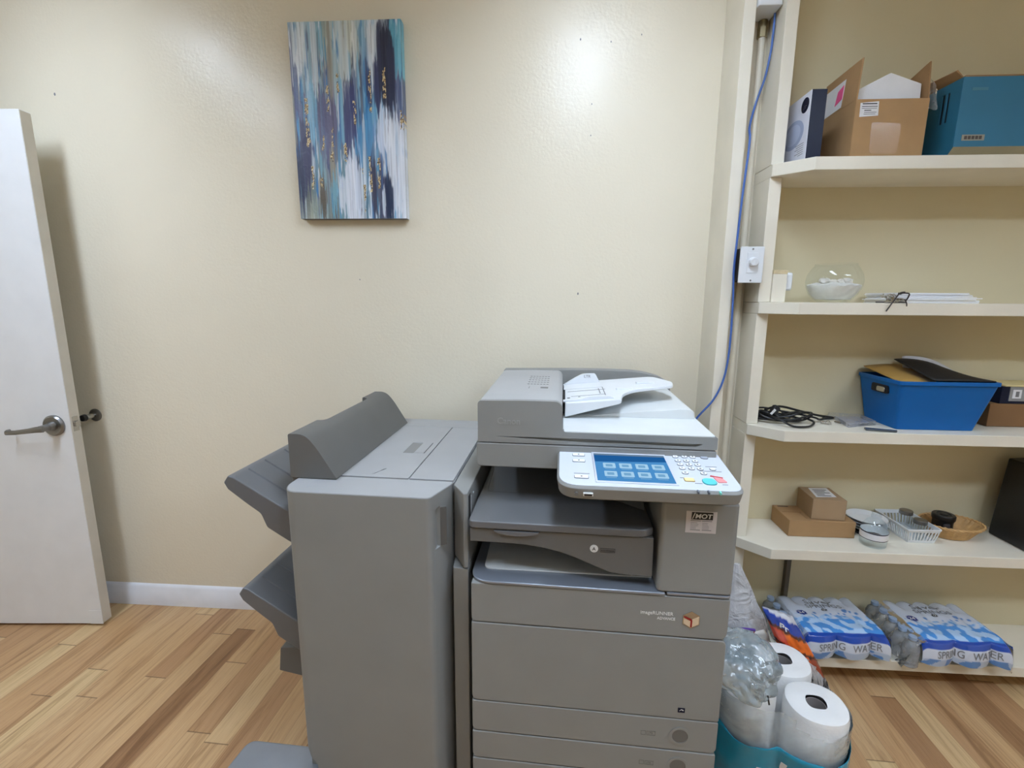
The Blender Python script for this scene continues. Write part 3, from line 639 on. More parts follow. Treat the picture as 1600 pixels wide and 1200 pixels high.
B().prism([(.342, .0795), (.3675, .0715), (.368, .0735), (.343, .0815)], 'z', .0004, .0028).xf(PM).build('stop_mark', plain('red mark', (214, 60, 64), .4), cpn)
for u, v, w_ in ((.0475, .1655, .029), (.0472, .1323, .029), (.051, .0497, .031)):
    kk = key(u, v, w_, .013, M_key, .003); B().cyl((u, v, .0028), (u, v, .0031), .0022, seg=10).xf(PM).build('key_mark', M_print, kk)
q = B()
for u, v, w_ in ((.034, .066, .036), (.345, .128, .026), (.325, .104, .05), (.30, .0425, .016), (.358, .0415, .012), (.273, .066, .016)): q.box(u, u+w_, v, v+.0022, .0006, .0009)
q.xf(PM).build('panel_print', M_pgrey, cpn)
lettering('Canon', .0085, PM @ Matrix.Translation((.196, .1905, .0008)), M_pgrey, cpn)
for k, (u, m_) in enumerate(((.296, plain('lamp dark', (90, 100, 112), .3)), (.318, plain('lamp dark', (90, 100, 112))), (.342, plain('lamp green', (120, 214, 200), .3)))):
    B().box(u, u+.0035, .004, .0135, -.004, .0016).xf(PM).build('indicator_lamp', m_, cpn, bevel=.0005)
B().cyl((.039, .008, -.018), (.039, .0035, -.018), .0042, seg=20).xf(PM).build('dial', M_dark, cpn)
B().prism(rp([(.054, -.0215), (.0755, -.0215), (.0755, -.0145), (.054, -.0145)], .001), 'y', .003, .008).xf(PM).build('port_frame', M_pwhite, cpn)
B().prism([(.056, -.0205), (.0735, -.0205), (.0735, -.0162), (.056, -.0162)], 'y', .0024, .006).xf(PM).build('usb_port', M_black, cpn)
B().prism([(.10, 1.085), (.37, 1.085), (.38, 1.164), (.10, 1.164)], 'z', .9445, .968).build('panel_neck', M_dark, cop, bevel=.003)

# ------------------------------------------------------------------ finisher beside the copier
fin = thing('finisher', 'grey stapling finisher cabinet with charcoal hood and slanted output trays left of the copier', 'finisher', (-.49, 1.45, 0), CR)
B().prism(rp([(-.70, 1.166), (-.278, 1.166), (-.278, 1.79), (-.70, 1.79)], .006), 'z', .03, .9175).build('cabinet', M_gray_toplit, fin, bevel=.003)
q = B().prism(rp([(-.70, 1.165), (-.70, 1.085), (-.676, 1.05), (-.313, 1.05), (-.279, 1.145), (-.279, 1.165)], [0, .02, .03, .012, .01, 0], 6), 'z', .03, .9195).build('front_cover', M_gray, fin, bevel=.004, seg=3)
cut(q, [B().prism(rp([(-.307, .773), (-.25, .783), (-.25, .893), (-.307, .882)], [.008, .0, 0, .008]), 'y', 1.0, 1.094), B().prism(rp([(-.72, .0), (-.652, .0), (-.652, .115), (-.672, .13), (-.68, .15), (-.72, .15)], [0, 0, .012, .01, .01, 0]), 'y', 1.0, 1.10)])
B().prism(rp([(-.698, 1.164), (-.698, 1.088), (-.676, 1.053), (-.314, 1.053), (-.281, 1.146), (-.281, 1.164)], [0, .02, .03, .012, .01, 0], 6), 'z', .9196, .9208).build('toplit_cap', M_gray_toplit, fin, bevel=.0006)  # thin cap added over the cover, its paler tone paints in top light
B().prism([(-.297, .776), (-.281, .7795), (-.281, .882), (-.297, .879)], 'y', 1.0935, 1.0965).build('pull_recess', M_dark, fin)
lid = B().box(-.6985, -.4035, 1.170, 1.681, .9178, .9225).build('top_lid', M_gray_toplit, fin, bevel=.0015)
cut(lid, [B().prism(rp([(-.489, 1.375), (-.455, 1.375), (-.455, 1.483), (-.489, 1.483)], .004), 'z', .919, .93)])
B().loft([[(-.4885, 1.376, .9190), (-.4555, 1.376, .9185), (-.4555, 1.482, .9185), (-.4885, 1.482, .9190)], [(-.4885, 1.376, .9222), (-.4555, 1.376, .9188), (-.4555, 1.482, .9188), (-.4885, 1.482, .9222)]]).build('lid_scoop', M_gray, lid)
B().box(-.4535, -.4225, 1.376, 1.482, .9226, .9236).build('lid_latch', M_gray_toplit, lid, bevel=.0008)
B().box(-.4225, -.4205, 1.376, 1.482, .9224, .9229).build('latch_line', M_void, lid)
B().prism([(-.512, 1.188), (-.505, 1.194), (-.494, 1.226), (-.487, 1.233), (-.497, 1.219), (-.502, 1.206)], 'z', .9226, .9229).build('scuff_mark', M_pgrey, lid)
B().box(-.4005, -.2795, 1.170, 1.681, .9178, .9225).build('side_lid', M_gray_toplit, fin, bevel=.0015)
B().box(-.6985, -.2795, 1.684, 1.789, .9178, .9225).build('rear_lid', M_gray_toplit, fin, bevel=.0015)
hood = B().prism(rp([(-.718, .9228), (-.718, 1.044), (-.672, 1.044), (-.643, 1.012), (-.588, .9228)], [0, .006, .03, .03, .003], 7), 'y', 1.137, 1.722).build('exit_hood', M_dark, fin, bevel=.003, seg=3)
cut(hood, [B().prism(rp([(-.76, 1.275), (-.697, 1.285), (-.690, 1.30), (-.690, 1.60), (-.76, 1.63)], [0, .01, .01, .02, 0]), 'z', .985, 1.2)])
B().box(-.716, -.6895, 1.30, 1.62, .925, .984).build('paper_exit', M_void, fin)
B().box(-.716, -.7005, 1.14, 1.75, .35, .9225).build('tray_rail', M_dark, fin, bevel=.002)
for dz, k in ((0, 0), (-.333, 1)):
    e = .010*k
    pf = [(-.903+e, .905), (-.889+e, .925), (-.875+e, .923), (-.73, .838), (-.7165, .832), (-.7165, .738), (-.729, .744), (-.789+e*.3, .781), (-.804+e*.3, .821), (-.838+e*.6, .844), (-.893+e, .886)]
    pf = rp([(x, z+dz) for x, z in pf], [.004, .004, .01, .02, 0, 0, .006, .006, .008, .03, .004], 5)
    tr = B().prism(pf, 'y', 1.12, 1.50).build('output_tray', M_dark2, fin, bevel=.004, seg=3)
    for y_ in (1.185, 1.26, 1.36, 1.43):
        a_ = Vector((-.872+e, y_, .9225+dz)); c_ = Vector((-.735, y_, .8425+dz))
        B().loft([[tuple(p+Vector((0, -.004, -.002))), tuple(p+Vector((0, .004, -.002))), tuple(p+Vector((.001, .002, .0022))), tuple(p+Vector((.001, -.002, .0022)))] for p in (a_, c_)]).build('tray_rib', M_dark2, tr)
B().prism(rp([(-.812, .308), (-.803, .385), (-.7165, .40), (-.7165, .292)], [.004, .006, 0, 0]), 'y', 1.15, 1.40).build('lower_bracket', M_dark, fin, bevel=.003)
B().prism(rp([(-.934, 1.153), (-.66, 1.153), (-.66, .90), (-.90, .90), (-.945, 1.03)], [.03, 0, 0, .02, .05], 7), 'z', .0, .05).build('floor_foot', M_rim, fin, bevel=.006, seg=3)
B().prism([(-.274, 1.15), (-.236, 1.090), (-.226, 1.094), (-.226, 1.56), (-.274, 1.56)], 'z', .717, .92).build('bridge_panel', M_gray, fin, bevel=.003)
B().prism([(-.274, 1.15), (-.268, 1.10), (-.226, 1.094), (-.226, 1.70), (-.274, 1.70)], 'z', .03, .713).build('lower_bridge_panel', M_gray, fin, bevel=.003)
q = B().box(-.2264, -.2252, 1.105, 1.128, .845, .908).build('slot_cover', M_void, fin)
B().box(-.2258, -.2235, 1.128, 1.134, .835, .90).cyl((-.2262, 1.165, .893), (-.2235, 1.165, .893), .004).build('latch', M_gray_toplit, fin, bevel=.001)

# ------------------------------------------------------------------ things on the top board
z1, z2, z3, z4, z5 = [z+.0007 for z in ZS]
led = thing('light_fixture_box', 'flat white and navy light fixture box standing on edge at left end of top shelf', 'box', (.826, 1.71, z1))
B().box(.8055, .850, 1.62, 1.815, z1, 2.03).build('carton', M_navy, led, bevel=.0012)
B().box(.8045, .8056, 1.6205, 1.8145, z1+.0005, 2.0295).build('printed_front', plain('white glossy card', (222, 224, 236), .3, coat=.3), led)
q = B()
FX = lambda y, z: Matrix.Translation((.8044, y, z)) @ Matrix.Rotation(R(-90), 4, 'Z') @ Matrix.Rotation(R(90), 4, 'X')
B().lathe([(0, 0), (.022, 0), (.022, .0006), (0, .0006)], seg=32).xf(Matrix.Translation((.8046, 1.652, 1.996)) @ Matrix.Rotation(R(-90), 4, 'Y')).build('round_badge', M_navy, led)
B().lathe([(0, .0008), (.062, .0008), (.07, 0), (0, 0)], seg=40, sx=.62, sy=.92).xf(Matrix.Translation((.8046, 1.71, 1.925)) @ Matrix.Rotation(R(-90), 4, 'Y')).build('lamp_picture', plain('pale blue grey print', (160, 170, 198), .35), led)
B().lathe([(0, .0016), (.044, .0016), (.05, .0008), (0, .0008)], seg=40, sx=.62, sy=.92).xf(Matrix.Translation((.8046, 1.71, 1.925)) @ Matrix.Rotation(R(-90), 4, 'Y')).build('lamp_picture_rim', plain('lighter blue grey print', (184, 192, 214), .35), led)
for k in range(6): q.box(.8040, .8046, 1.638, 1.638+(.05, .044, .05, .036, .05, .03)[k], 1.884-k*.0065, 1.8855-k*.0065)
q.build('print_lines', M_pgrey, led)
B().box(.8040, .8046, 1.74, 1.775, 1.83, 1.842).build('corner_print', M_print, led)
lettering('LED', .013, FX(1.664, 1.986), M_pwhite, led)

cb = thing('cardboard_box', 'open brown cardboard box with raised flaps and white foam sticking out', 'box', (1.045, 1.715, z1))
x0, x1, y0, y1, zt1 = .938, 1.150, 1.622, 1.812, 2.000
b = B()
t_ = .004
b.box(x0, x1, y0, y0+t_, z1, zt1).box(x0, x1, y1-t_, y1, z1, zt1).box(x0, x0+t_, y0+t_, y1-t_, z1, zt1).box(x1-t_, x1, y0+t_, y1-t_, z1, zt1).box(x0, x1, y0, y1, z1, z1+t_)
b.build('carton', M_card, cb, bevel=.0012)
fl = B(); 
fl.loft([[(x0, y0+.002, zt1), (x0+.004, y0+.002, zt1), (x0+.004, y1-.002, zt1), (x0, y1-.002, zt1)], [(x0+.006, y0+.003, 2.115), (x0+.010, y0+.003, 2.115), (x0+.010, y1-.005, 2.108), (x0+.006, y1-.005, 2.108)]])
lf = fl.build('flap', M_card, cb)
B().loft([[(x1-.004, y0+.004, zt1), (x1, y0+.004, zt1), (x1, y1-.002, zt1), (x1-.004, y1-.002, zt1)], [(x1-.008, y0+.010, 2.104), (x1-.004, y0+.010, 2.104), (x1-.004, y1-.005, 2.06), (x1-.008, y1-.005, 2.06)]]).build('flap', M_cardin, cb)
B().loft([[(x0+.004, y1-.004, zt1), (x1-.004, y1-.004, zt1), (x1-.004, y1, zt1), (x0+.004, y1, zt1)], [(x0+.006, y1+.0, 2.06), (x1-.006, y1+.0, 2.06), (x1-.006, y1+.004, 2.06), (x0+.006, y1+.004, 2.06)]]).build('flap', M_cardin, cb)
B().loft([[(x0+.0005, 1.70, 2.005), (x0+.0015, 1.70, 2.005), (x0+.0015, 1.80, 2.0), (x0+.0005, 1.80, 2.0)], [(x0+.0045, 1.695, 2.085), (x0+.0058, 1.695, 2.085), (x0+.0058, 1.795, 2.08), (x0+.0045, 1.795, 2.08)]]).xf(Matrix.Translation((-.0012, 0, 0))).build('shipping_label', M_label, cb)
B().loft([[(x0-.0012, 1.70, 2.03), (x0+.0008, 1.70, 2.03), (x0+.0008, 1.735, 2.02), (x0-.0012, 1.735, 2.02)], [(x0+.0012, 1.70, 2.07), (x0+.0028, 1.70, 2.07), (x0+.0028, 1.728, 2.06), (x0+.0012, 1.728, 2.06)]]).build('pink_mark', plain('pink marker', (226, 84, 140), .6), cb)
lb = B().prism([(.952, 1.950), (1.006, 1.953), (1.004, 1.993), (.951, 1.989)], 'y', y0-.0008, y0).build('front_label', M_label, cb)
q = B()
for (a_, w_, zz_, h_) in ((.957, .042, 1.985, .003), (.956, .045, 1.978, .0018), (.956, .044, 1.973, .0012), (.964, .02, 1.967, .0022), (.964, .036, 1.962, .0012), (.963, .034, 1.957, .0012)): q.box(a_, a_+w_, y0-.0012, y0-.0008, zz_, zz_+h_)
q.build('label_print', M_print, lb)
B().prism(rp([(.994, 1.846), (1.075, 1.844), (1.078, 1.93), (.99, 1.935)], .012), 'y', y0-.0006, y0+.0002).build('tape', plain('shiny packing tape', (168, 130, 88), .35, coat=.35, bump=.25, bscale=50), cb)
fo = B().prism([(.955, 1.99), (.952, 2.035), (1.045, 2.082), (1.138, 2.050), (1.140, 1.99)], 'y', 1.648, 1.672)
tag(fo.build('foam_sheet', M_foam, base=(1.045, 1.66, 1.99), bevel=.002), 'white foam packing slab sticking up out of the open cardboard box', 'foam')
tag(B().grid(lambda u, v: (1.1545+.050*u+.003*math.sin(9*v+4*u), 1.655+.03*v+.012*math.sin(7*u), 1.985+.11*v*(1-.3*u)+.012*math.sin(8*u+5*v)), 14, 14).build('plastic_film', M_film, base=(1.15, 1.66, 1.985)), 'crumpled clear plastic film at the right edge of the open cardboard box', 'film')

tb = thing('storage_box', 'large teal blue cardboard box with handle slot at right end of top shelf', 'box', (1.42, 1.71, z1))
b = B().prism([(1.622, 1.862), (1.652, z1), (1.81, z1), (1.81, 2.056), (1.622, 2.056)], 'x', 1.237, 1.62)
tbx = b.build('carton', M_teal, tb, bevel=.0015)
cut(tbx, [B().box(1.235, 1.245, 1.665, 1.675, 1.945, 2.03), B().box(1.235, 1.245, 1.684, 1.694, 1.945, 2.03)])
B().prism([(1.6205, 1.8605), (1.651, z1+.0003), (1.653, z1+.0003), (1.6235, 1.8625)], 'x', 1.2375, 1.62).build('bottom_fold', plain('buff cardboard', (170, 158, 128), .8), tb)
for y_ in (1.670, 1.689): B().box(1.2405, 1.2445, y_-.0049, y_+.0049, 1.9455, 2.0295).build('slot', M_black, tb)
B().prism([(1.624, 2.0565), (1.81, 2.0565), (1.81, 2.0605), (1.624, 2.0605)], 'x', 1.243, 1.62).build('lid_flap', M_cardin, tb)
B().loft([[(1.240, 1.63, 2.0565), (1.240, 1.81, 2.0565), (1.244, 1.81, 2.0565), (1.244, 1.63, 2.0565)], [(1.226, 1.64, 2.078), (1.215, 1.80, 2.084), (1.219, 1.80, 2.086), (1.230, 1.64, 2.082)]]).build('side_flap', M_cardin, tb)
lb = B().box(1.257, 1.322, 1.6213, 1.6222, 1.879, 1.8955).build('label', plain('grey buff label', (150, 146, 130), .6), tb)
q = B()
for k in range(5): q.box(1.264+k*.0105, 1.272+k*.0105, 1.6208, 1.6213, 1.8825, 1.892)
q.build('label_print', plain('dark brown print', (70, 58, 50), .6), lb)
B().box(1.265, 1.31, 1.6213, 1.622, 2.018, 2.026).build('faded_stamp', plain('faded teal print', (66, 122, 140), .6), tb)

# ------------------------------------------------------------------ things on the second board
bo = thing('fish_bowl', 'round clear glass bowl half filled with white sand and shells', 'bowl', (.975, 1.685, z2))
cx, cy = .975, 1.685
outer = [(0, .0), (.040, .0), (.052, .006), (.070, .026), (.081, .052), (.083, .070), (.079, .092), (.068, .112), (.060, .121), (.0605, .126), (.0585, .127)]
inner = [(.057, .122), (.065, .111), (.0765, .091), (.0805, .069), (.0785, .052), (.068, .028), (.05, .009), (0, .006)]
B().lathe(outer, (cx, cy, z2), 48).build('glass_bowl', M_glass, bo)
q = B().lathe([(0, .008), (.05, .010), (.067, .029), (.0773, .052), (.0777, .056), (.05, .064), (.02, .060), (0, .062)], (cx, cy, z2), 40)
for v in q.bm.verts:
    if v.co.z > z2+.054: v.co.z += .008*noise.noise(v.co*38)
q.build('sand', M_sand, bo)
rs = random.Random(11)
for k in range(11):
    a_ = rs.random()*6.28; r_ = rs.random()*.055; s_ = .007+rs.random()*.009
    q = B(); bmesh.ops.create_icosphere(q.bm, subdivisions=2, radius=s_)
    for v in q.bm.verts: v.co *= 1+.35*noise.noise(v.co*130+Vector((k, 0, 0))); v.co.z *= .7
    q.xf(Matrix.Translation((cx+r_*math.cos(a_), cy+r_*math.sin(a_), z2+.063+s_*.5)) @ Matrix.Rotation(a_, 4, 'Z'))
    tag(q.build('seashell', plain('pale shell', (226, 220, 210), .5, var=.12, scale=80), base=(cx+r_*math.cos(a_), cy+r_*math.sin(a_), z2+.06)), 'small pale shell lying on the sand in the glass bowl', 'shell', 'shells in the glass bowl')
# papers
rs = random.Random(5)
lays = [('lower bundle of white papers with rough edges on the second shelf', 1.150, 1.398, 1.625, 1.80, 0, .017, .03), ('upper folded white paper bundle lying on top of the other papers', 1.155, 1.385, 1.64, 1.80, .0172, .016, -.01)]
for k, (lab, a0, a1, b0, b1, dz, th, tw) in enumerate(lays):
    q = B(); n_ = 5
    for j in range(n_):
        e = rs.uniform(-.006, .006); f = rs.uniform(-.004, .004); zz_ = z2+dz+j*th/n_
        q.prism(rp([(a0+e, b0+f), (a1+e*2, b0+f*2), (a1+e, b1), (a0+e, b1)], .004), 'z', zz_, zz_+th/n_-.0007)
    q.xf(Matrix.Translation((1.27, 1.7, 0)) @ Matrix.Rotation(tw, 4, 'Z') @ Matrix.Translation((-1.27, -1.7, 0)))
    tag(q.build('paper_bundle', plain('white paper', (244, 244, 246), .7, var=.03), base=(1.27, 1.71, z2+dz), bevel=.0005), lab, 'papers')
ky = thing('key_bunch', 'bunch of silver keys on a dark strap hanging over the shelf edge', 'keys', (1.115, 1.60, z2))
rs = random.Random(3)
for k in range(5):
    a_ = -1.2+k*.62
    q = B().lathe([(0, 0), (.009, 0), (.009, .0022), (0, .0022)], seg=16).box(.007, .034, -.0028, .0028, .0, .0022).box(.026, .029, -.005, -.0028, 0, .0022).box(.016, .019, -.0045, -.0028, 0, .0022)
    q.xf(Matrix.Translation((1.115+.012*math.cos(a_*2), 1.615+.006*k*.6, z2+.003+k*.0045)) @ Matrix.Rotation(a_, 4, 'Z') @ Matrix.Rotation(R(18+9*k), 4, 'X'))
    q.build('key', M_chrome, ky, bevel=.0004)
B().tube([(1.115+.014*math.cos(a_), 1.61+.010*math.sin(a_), z2+.018+.010*math.sin(2*a_)) for a_ in [k*6.283/10 for k in range(11)]], .0012, 6, 3).build('key_ring', M_chrome, ky)
B().tube([(1.16, 1.64, z2+.028), (1.145, 1.60, z2+.034), (1.12, 1.585, z2+.030), (1.100, 1.573, z2+.012), (1.087, 1.571, z2-.008), (1.078, 1.572, z2-.026)], .0022, 6).tube([(1.125, 1.60, z2+.03), (1.15, 1.59, z2+.03), (1.165, 1.61, z2+.018), (1.172, 1.63, z2+.004)], .0022, 6).tube([(1.13, 1.575, z2+.012), (1.136, 1.573, z2+.0), (1.138, 1.573, z2-.010)], .0018, 6).build('strap', plain('dark brown strap', (52, 44, 42), .6), ky)
cs_ = B().prism(rp([(1.075, 1.622), (1.16, 1.605), (1.165, 1.63), (1.10, 1.66)], .006), 'z', z2, z2+.0045).build('leather_flap', plain('grey leather', (92, 86, 84), .6), ky, bevel=.001)
wbk = thing('wooden_block', 'cream painted block with a white plastic cap beside the upright on second shelf', 'block', (.80, 1.70, z2))
B().box(.767, .812, 1.665, 1.74, z2, 1.486).build('block', M_shelf, wbk, bevel=.001)
B().box(.7668, .8125, 1.6645, 1.7405, 1.4862, 1.4985).build('top_strip', plain('worn cream paint', (208, 190, 152), .6, var=.15, scale=40), wbk, bevel=.001)
B().prism(rp([(1.680, 1.432), (1.725, 1.432), (1.725, 1.492), (1.680, 1.492)], .010), 'x', .8125, .838).build('white_cap', M_white, wbk, bevel=.004, seg=3)

# ------------------------------------------------------------------ things on the third board
cb_ = thing('power_cable_coil', 'tangled black power cable with plug at left end of third shelf', 'cable', (.90, 1.70, z3))
rs = random.Random(21); pts = []
for k in range(64):
    a_ = k*.62; rr = .052+.022*math.sin(k*.37); 
    pts.append((.872+rr*1.25*math.cos(a_)+.010*math.sin(k), 1.715+rr*.72*math.sin(a_), z3+.005+.020*(.5+.5*math.sin(k*1.3))*min(1, k/20)+.014*min(1, k/50)))
pts += [(.97, 1.70, z3+.020), (1.0, 1.715, z3+.008), (1.04, 1.75, z3+.005), (1.06, 1.775, z3+.004)]
B().tube(pts, .0036, 7, 4).build('cord', M_black, cb_)
B().tube([(.805, 1.69, z3+.03), (.83, 1.64, z3+.022), (.86, 1.622, z3+.006), (.90, 1.617, z3+.005), (.935, 1.64, z3+.006), (.955, 1.67, z3+.012), (.93, 1.70, z3+.02)], .0036, 7).build('cord', M_black, cb_)
B().tube([(.82, 1.74, z3+.035), (.88, 1.76, z3+.044), (.95, 1.75, z3+.03), (1.02, 1.765, z3+.012), (1.075, 1.76, z3+.005), (1.03, 1.745, z3+.005)], .0042, 7).build('cord', M_black, cb_)
B().prism(rp([(-.012, -.009), (.012, -.009), (.012, .009), (-.012, .009)], .004), 'z', 0, .034).xf(Matrix.Translation((.822, 1.69, z3+.030)) @ Matrix.Rotation(R(38), 4, 'Y') @ Matrix.Rotation(R(-20), 4, 'X')).build('plug', M_blackm, cb_, bevel=.002)
B().prism(rp([(-.016, -.011), (.016, -.011), (.016, .011), (-.016, .011)], .004), 'z', 0, .03).xf(Matrix.Translation((.800, 1.735, z3+.003)) @ Matrix.Rotation(R(10), 4, 'Y')).build('adapter', M_black, cb_, bevel=.002)
B().box(-.004, .004, -.0105, -.009, .004, .026).xf(Matrix.Translation((.810, 1.687, z3+.03)) @ Matrix.Rotation(R(38), 4, 'Y')).build('plug_label', M_pwhite, cb_)
cc = thing('plastic_case', 'flat clear plastic case lying left of the blue bin', 'case', (1.13, 1.73, z3))
o_ = rp([(1.055, 1.64), (1.178, 1.685), (1.190, 1.79), (1.085, 1.81)], .006)
B().prism(o_, 'z', z3, z3+.014).build('shell', M_film, cc, bevel=.001)
B().prism(rp([(1.075, 1.668), (1.165, 1.70), (1.172, 1.775), (1.098, 1.785)], .005), 'z', z3+.003, z3+.006).build('insert_card', plain('grey lilac card', (190, 190, 204), .6), cc)
tag(B().prism(rp([(1.092, 1.606), (1.18, 1.588), (1.188, 1.60), (1.10, 1.629)], .004), 'z', z3, z3+.006).build('phone_card', [plain('dark glossy slab', (70, 74, 78), .15)], base=(1.14, 1.61, z3), bevel=.001), 'thin dark flat slab lying in front of the clear case', 'card')
tag(B().cyl((.992, 1.69, z3+.005), (1.022, 1.678, z3+.005), .005, seg=12).cyl((1.008, 1.672, z3+.006), (1.018, 1.692, z3+.006), .006, seg=12).build('metal_fitting', M_chrome, base=(1.005, 1.685, z3), bevel=.0008), 'small shiny metal fitting lying between black cable and clear case', 'fitting')
tag(B().cyl((1.052, 1.71, z3+.003), (1.060, 1.69, z3+.003), .003, seg=10).build('metal_pin', M_chrome, base=(1.056, 1.70, z3)), 'tiny metal pin standing out in front of the clear case', 'pin')
# blue bin
bn = thing('storage_bin', 'blue plastic storage bin with folders sticking out', 'bin', (1.33, 1.71, z3))
def ring(x0, x1, y0, y1, z, r): return [(x, y, z) for x, y in rp([(x0, y0), (x1, y0), (x1, y1), (x0, y1)], r, 5)]
q = B()
R0 = ring(1.207, 1.458, 1.633, 1.800, z3, .012); R1 = ring(1.178, 1.487, 1.602, 1.812, 1.128, .014); R2 = ring(1.174, 1.492, 1.597, 1.8155, 1.128, .016); R3 = ring(1.174, 1.492, 1.597, 1.8155, 1.1405, .016); R4 = ring(1.181, 1.484, 1.604, 1.810, 1.1405, .012); R5 = ring(1.209, 1.456, 1.635, 1.798, z3+.003, .011)
q.loft([R0, R1, R2, R3, R4, R5]); bb = q.build('bin_body', M_bluebin, bn, bevel=.0008)
hs = B().prism(rp([(1.655, 1.088), (1.735, 1.088), (1.735, 1.116), (1.655, 1.116)], .008), 'x', 1.1765, 1.184).build('handle_slot', M_blackm, bn)
B().prism(rp([(1.662, 1.092), (1.702, 1.092), (1.702, 1.110), (1.662, 1.110)], .007), 'x', 1.170, 1.178).build('handle_clip', M_chrome, bn, bevel=.003)
def sheet(name, lab, cat, pts, mat, th=.002):
    """curved sheet: rows of points"""
    n_, m_ = len(pts)-1, len(pts[0])-1
    q = B(); V = [[q.bm.verts.new(p) for p in r] for r in pts]
    for i in range(n_):
        for j in range(m_): q._f([V[i][j], V[i+1][j], V[i+1][j+1], V[i][j+1]])
    return tag(q.build(name, mat, base=tuple(sum((Vector(p) for r in pts for p in r), Vector())/((n_+1)*(m_+1))), solid=th), lab, cat)
def lerp_sheet(fn, nu=10, nv=6): return [[fn(i/nu, j/nv) for j in range(nv+1)] for i in range(nu+1)]
sheet('folder', 'gold tan folder leaning at the left inside the blue bin', 'folder', lerp_sheet(lambda u, v: (1.184+.165*u, 1.615+.185*v, 1.136+.028*v-.030*u*(1-v)+.008*math.sin(3*u))), plain('gold tan card', (176, 140, 74), .45), .003)
sheet('folder', 'black glossy folder curving across the top of the blue bin', 'folder', lerp_sheet(lambda u, v: (1.262+.222*u+.030*(1-v)*(1-u), 1.616+.150*v, 1.1425+.052*v*(1-u**1.6)+.010*v*math.sin(3.1*u)), 16, 8), M_blackm, .003)
sheet('paper_sheet', 'pale grey sheet edge behind the black folder in the blue bin', 'paper', lerp_sheet(lambda u, v: (1.30+.186*u, 1.770+.012*v, 1.146+(.052*(1-u**1.6)+.010*math.sin(3.1*u))*(.3+.7*v)+.005*v), 16, 4), plain('pale grey paper', (206, 206, 210), .6), .002)
# boxes behind the bin
tag(B().box(1.555, 1.86, 1.70, 1.812, z3, 1.052).build('cardboard_carton', plain('dark brown cardboard', (128, 92, 56), .8), base=(1.7, 1.75, z3), bevel=.002), 'flat brown cardboard carton on third shelf right of the blue bin', 'box')
nb = thing('electronics_box', 'navy and silver box stacked on the brown carton behind the bin', 'box', (1.72, 1.75, 1.0525))
B().box(1.585, 1.86, 1.702, 1.81, 1.0525, 1.113).build('carton', M_navy, nb, bevel=.0015)
B().box(1.612, 1.858, 1.7005, 1.7022, 1.062, 1.112).build('silver_panel', plain('silver print', (150, 152, 156), .3, metal=.5), nb)
B().box(1.622, 1.65, 1.6995, 1.7006, 1.072, 1.102).build('picture', M_label, nb); B().box(1.631, 1.642, 1.6988, 1.6996, 1.077, 1.096).build('picture_detail', M_pgrey, nb)
tag(B().prism(rp([(1.59, 1.695), (1.85, 1.70), (1.85, 1.81), (1.58, 1.808)], .004), 'z', 1.1133, 1.1185).build('envelope', plain('pale yellow paper', (220, 204, 150), .7), base=(1.71, 1.75, 1.1133), bevel=.001), 'pale yellow envelope lying on the navy and silver box', 'envelope')

# ------------------------------------------------------------------ things on the fourth board
g1 = thing('flat_carton', 'low wide brown cardboard carton at left end of fourth shelf', 'box', (1.04, 1.75, z4))
B().box(.921, 1.157, 1.681, 1.815, z4, .604).build('carton', M_card, g1, bevel=.0018)
B().box(.93, 1.0, 1.752, 1.756, .6035, .6046).build('flap_slit', M_cardin, g1); B().box(.99, .995, 1.70, 1.756, .6035, .6046).build('flap_slit', M_cardin, g1); B().box(.935, .975, 1.80, 1.806, .6035, .6046).build('stamp', M_print, g1)
g2 = thing('small_carton', 'smaller grey brown carton with shipping label stacked on the wide carton', 'box', (1.065, 1.755, .605))
B().prism([(1.005, 1.697), (1.120, 1.688), (1.126, 1.812), (1.012, 1.815)], 'z', .605, .683).build('carton', M_card2, g2, bevel=.0018)
B().prism([(1.025, 1.715), (1.100, 1.72), (1.112, 1.805), (1.042, 1.802)], 'z', .6832, .6838).build('shipping_label', M_label, g2)
q = B()
for k, (a_, w_) in enumerate(((1.036, .05), (1.04, .03), (1.042, .055), (1.046, .04), (1.048, .05))): q.box(a_, a_+w_, 1.725+k*.014, 1.732+k*.014, .6838, .6841)
q.build('label_print', M_pgrey, g2)
for k in range(4):
    tag(B().lathe([(0, 0), (.042, 0), (.048, .004), (.064, .011), (.066, .0125), (.047, .0065), (.042, .0025), (0, .0025)], (1.236, 1.748, z4+.014+k*.0105), 40).build('plate', M_white, base=(1.236, 1.748, z4+.014+k*.0105)), ('white plate in the short stack behind the clear bottle, ')+('lowest of its stack', 'second from the bottom', 'second from the top', 'topmost of its stack')[k], 'plate', 'white plates stacked on the fourth shelf')
tag(B().lathe([(0, 0), (.05, 0), (.055, .003), (.055, .013), (.05, .0138), (0, .0138)], (1.236, 1.748, z4), 32).build('round_tin', M_blackm, base=(1.236, 1.748, z4)), 'flat black round tin under the stack of white plates', 'tin')
bt = thing('plastic_bottle', 'squat clear plastic bottle with white label in front of the plates', 'bottle', (1.193, 1.640, z4))
B().lathe([(0, 0), (.034, 0), (.040, .005), (.041, .02), (.041, .062), (.038, .074), (.028, .090), (.015, .102), (.0145, .108), (.016, .109), (.016, .112), (.0145, .113), (.0145, .120), (.013, .121)], (1.193, 1.640, z4), 40).build('bottle_body', M_pet, bt)
B().lathe([(.0414, .030), (.0416, .031), (.0416, .057), (.0414, .058)], (1.193, 1.640, z4), 40).build('label', M_label, bt)
B().lathe([(.0417, .054), (.0419, .054), (.0419, .0575), (.0417, .0575)], (1.193, 1.640, z4), 40).build('label_line', M_navy, bt)
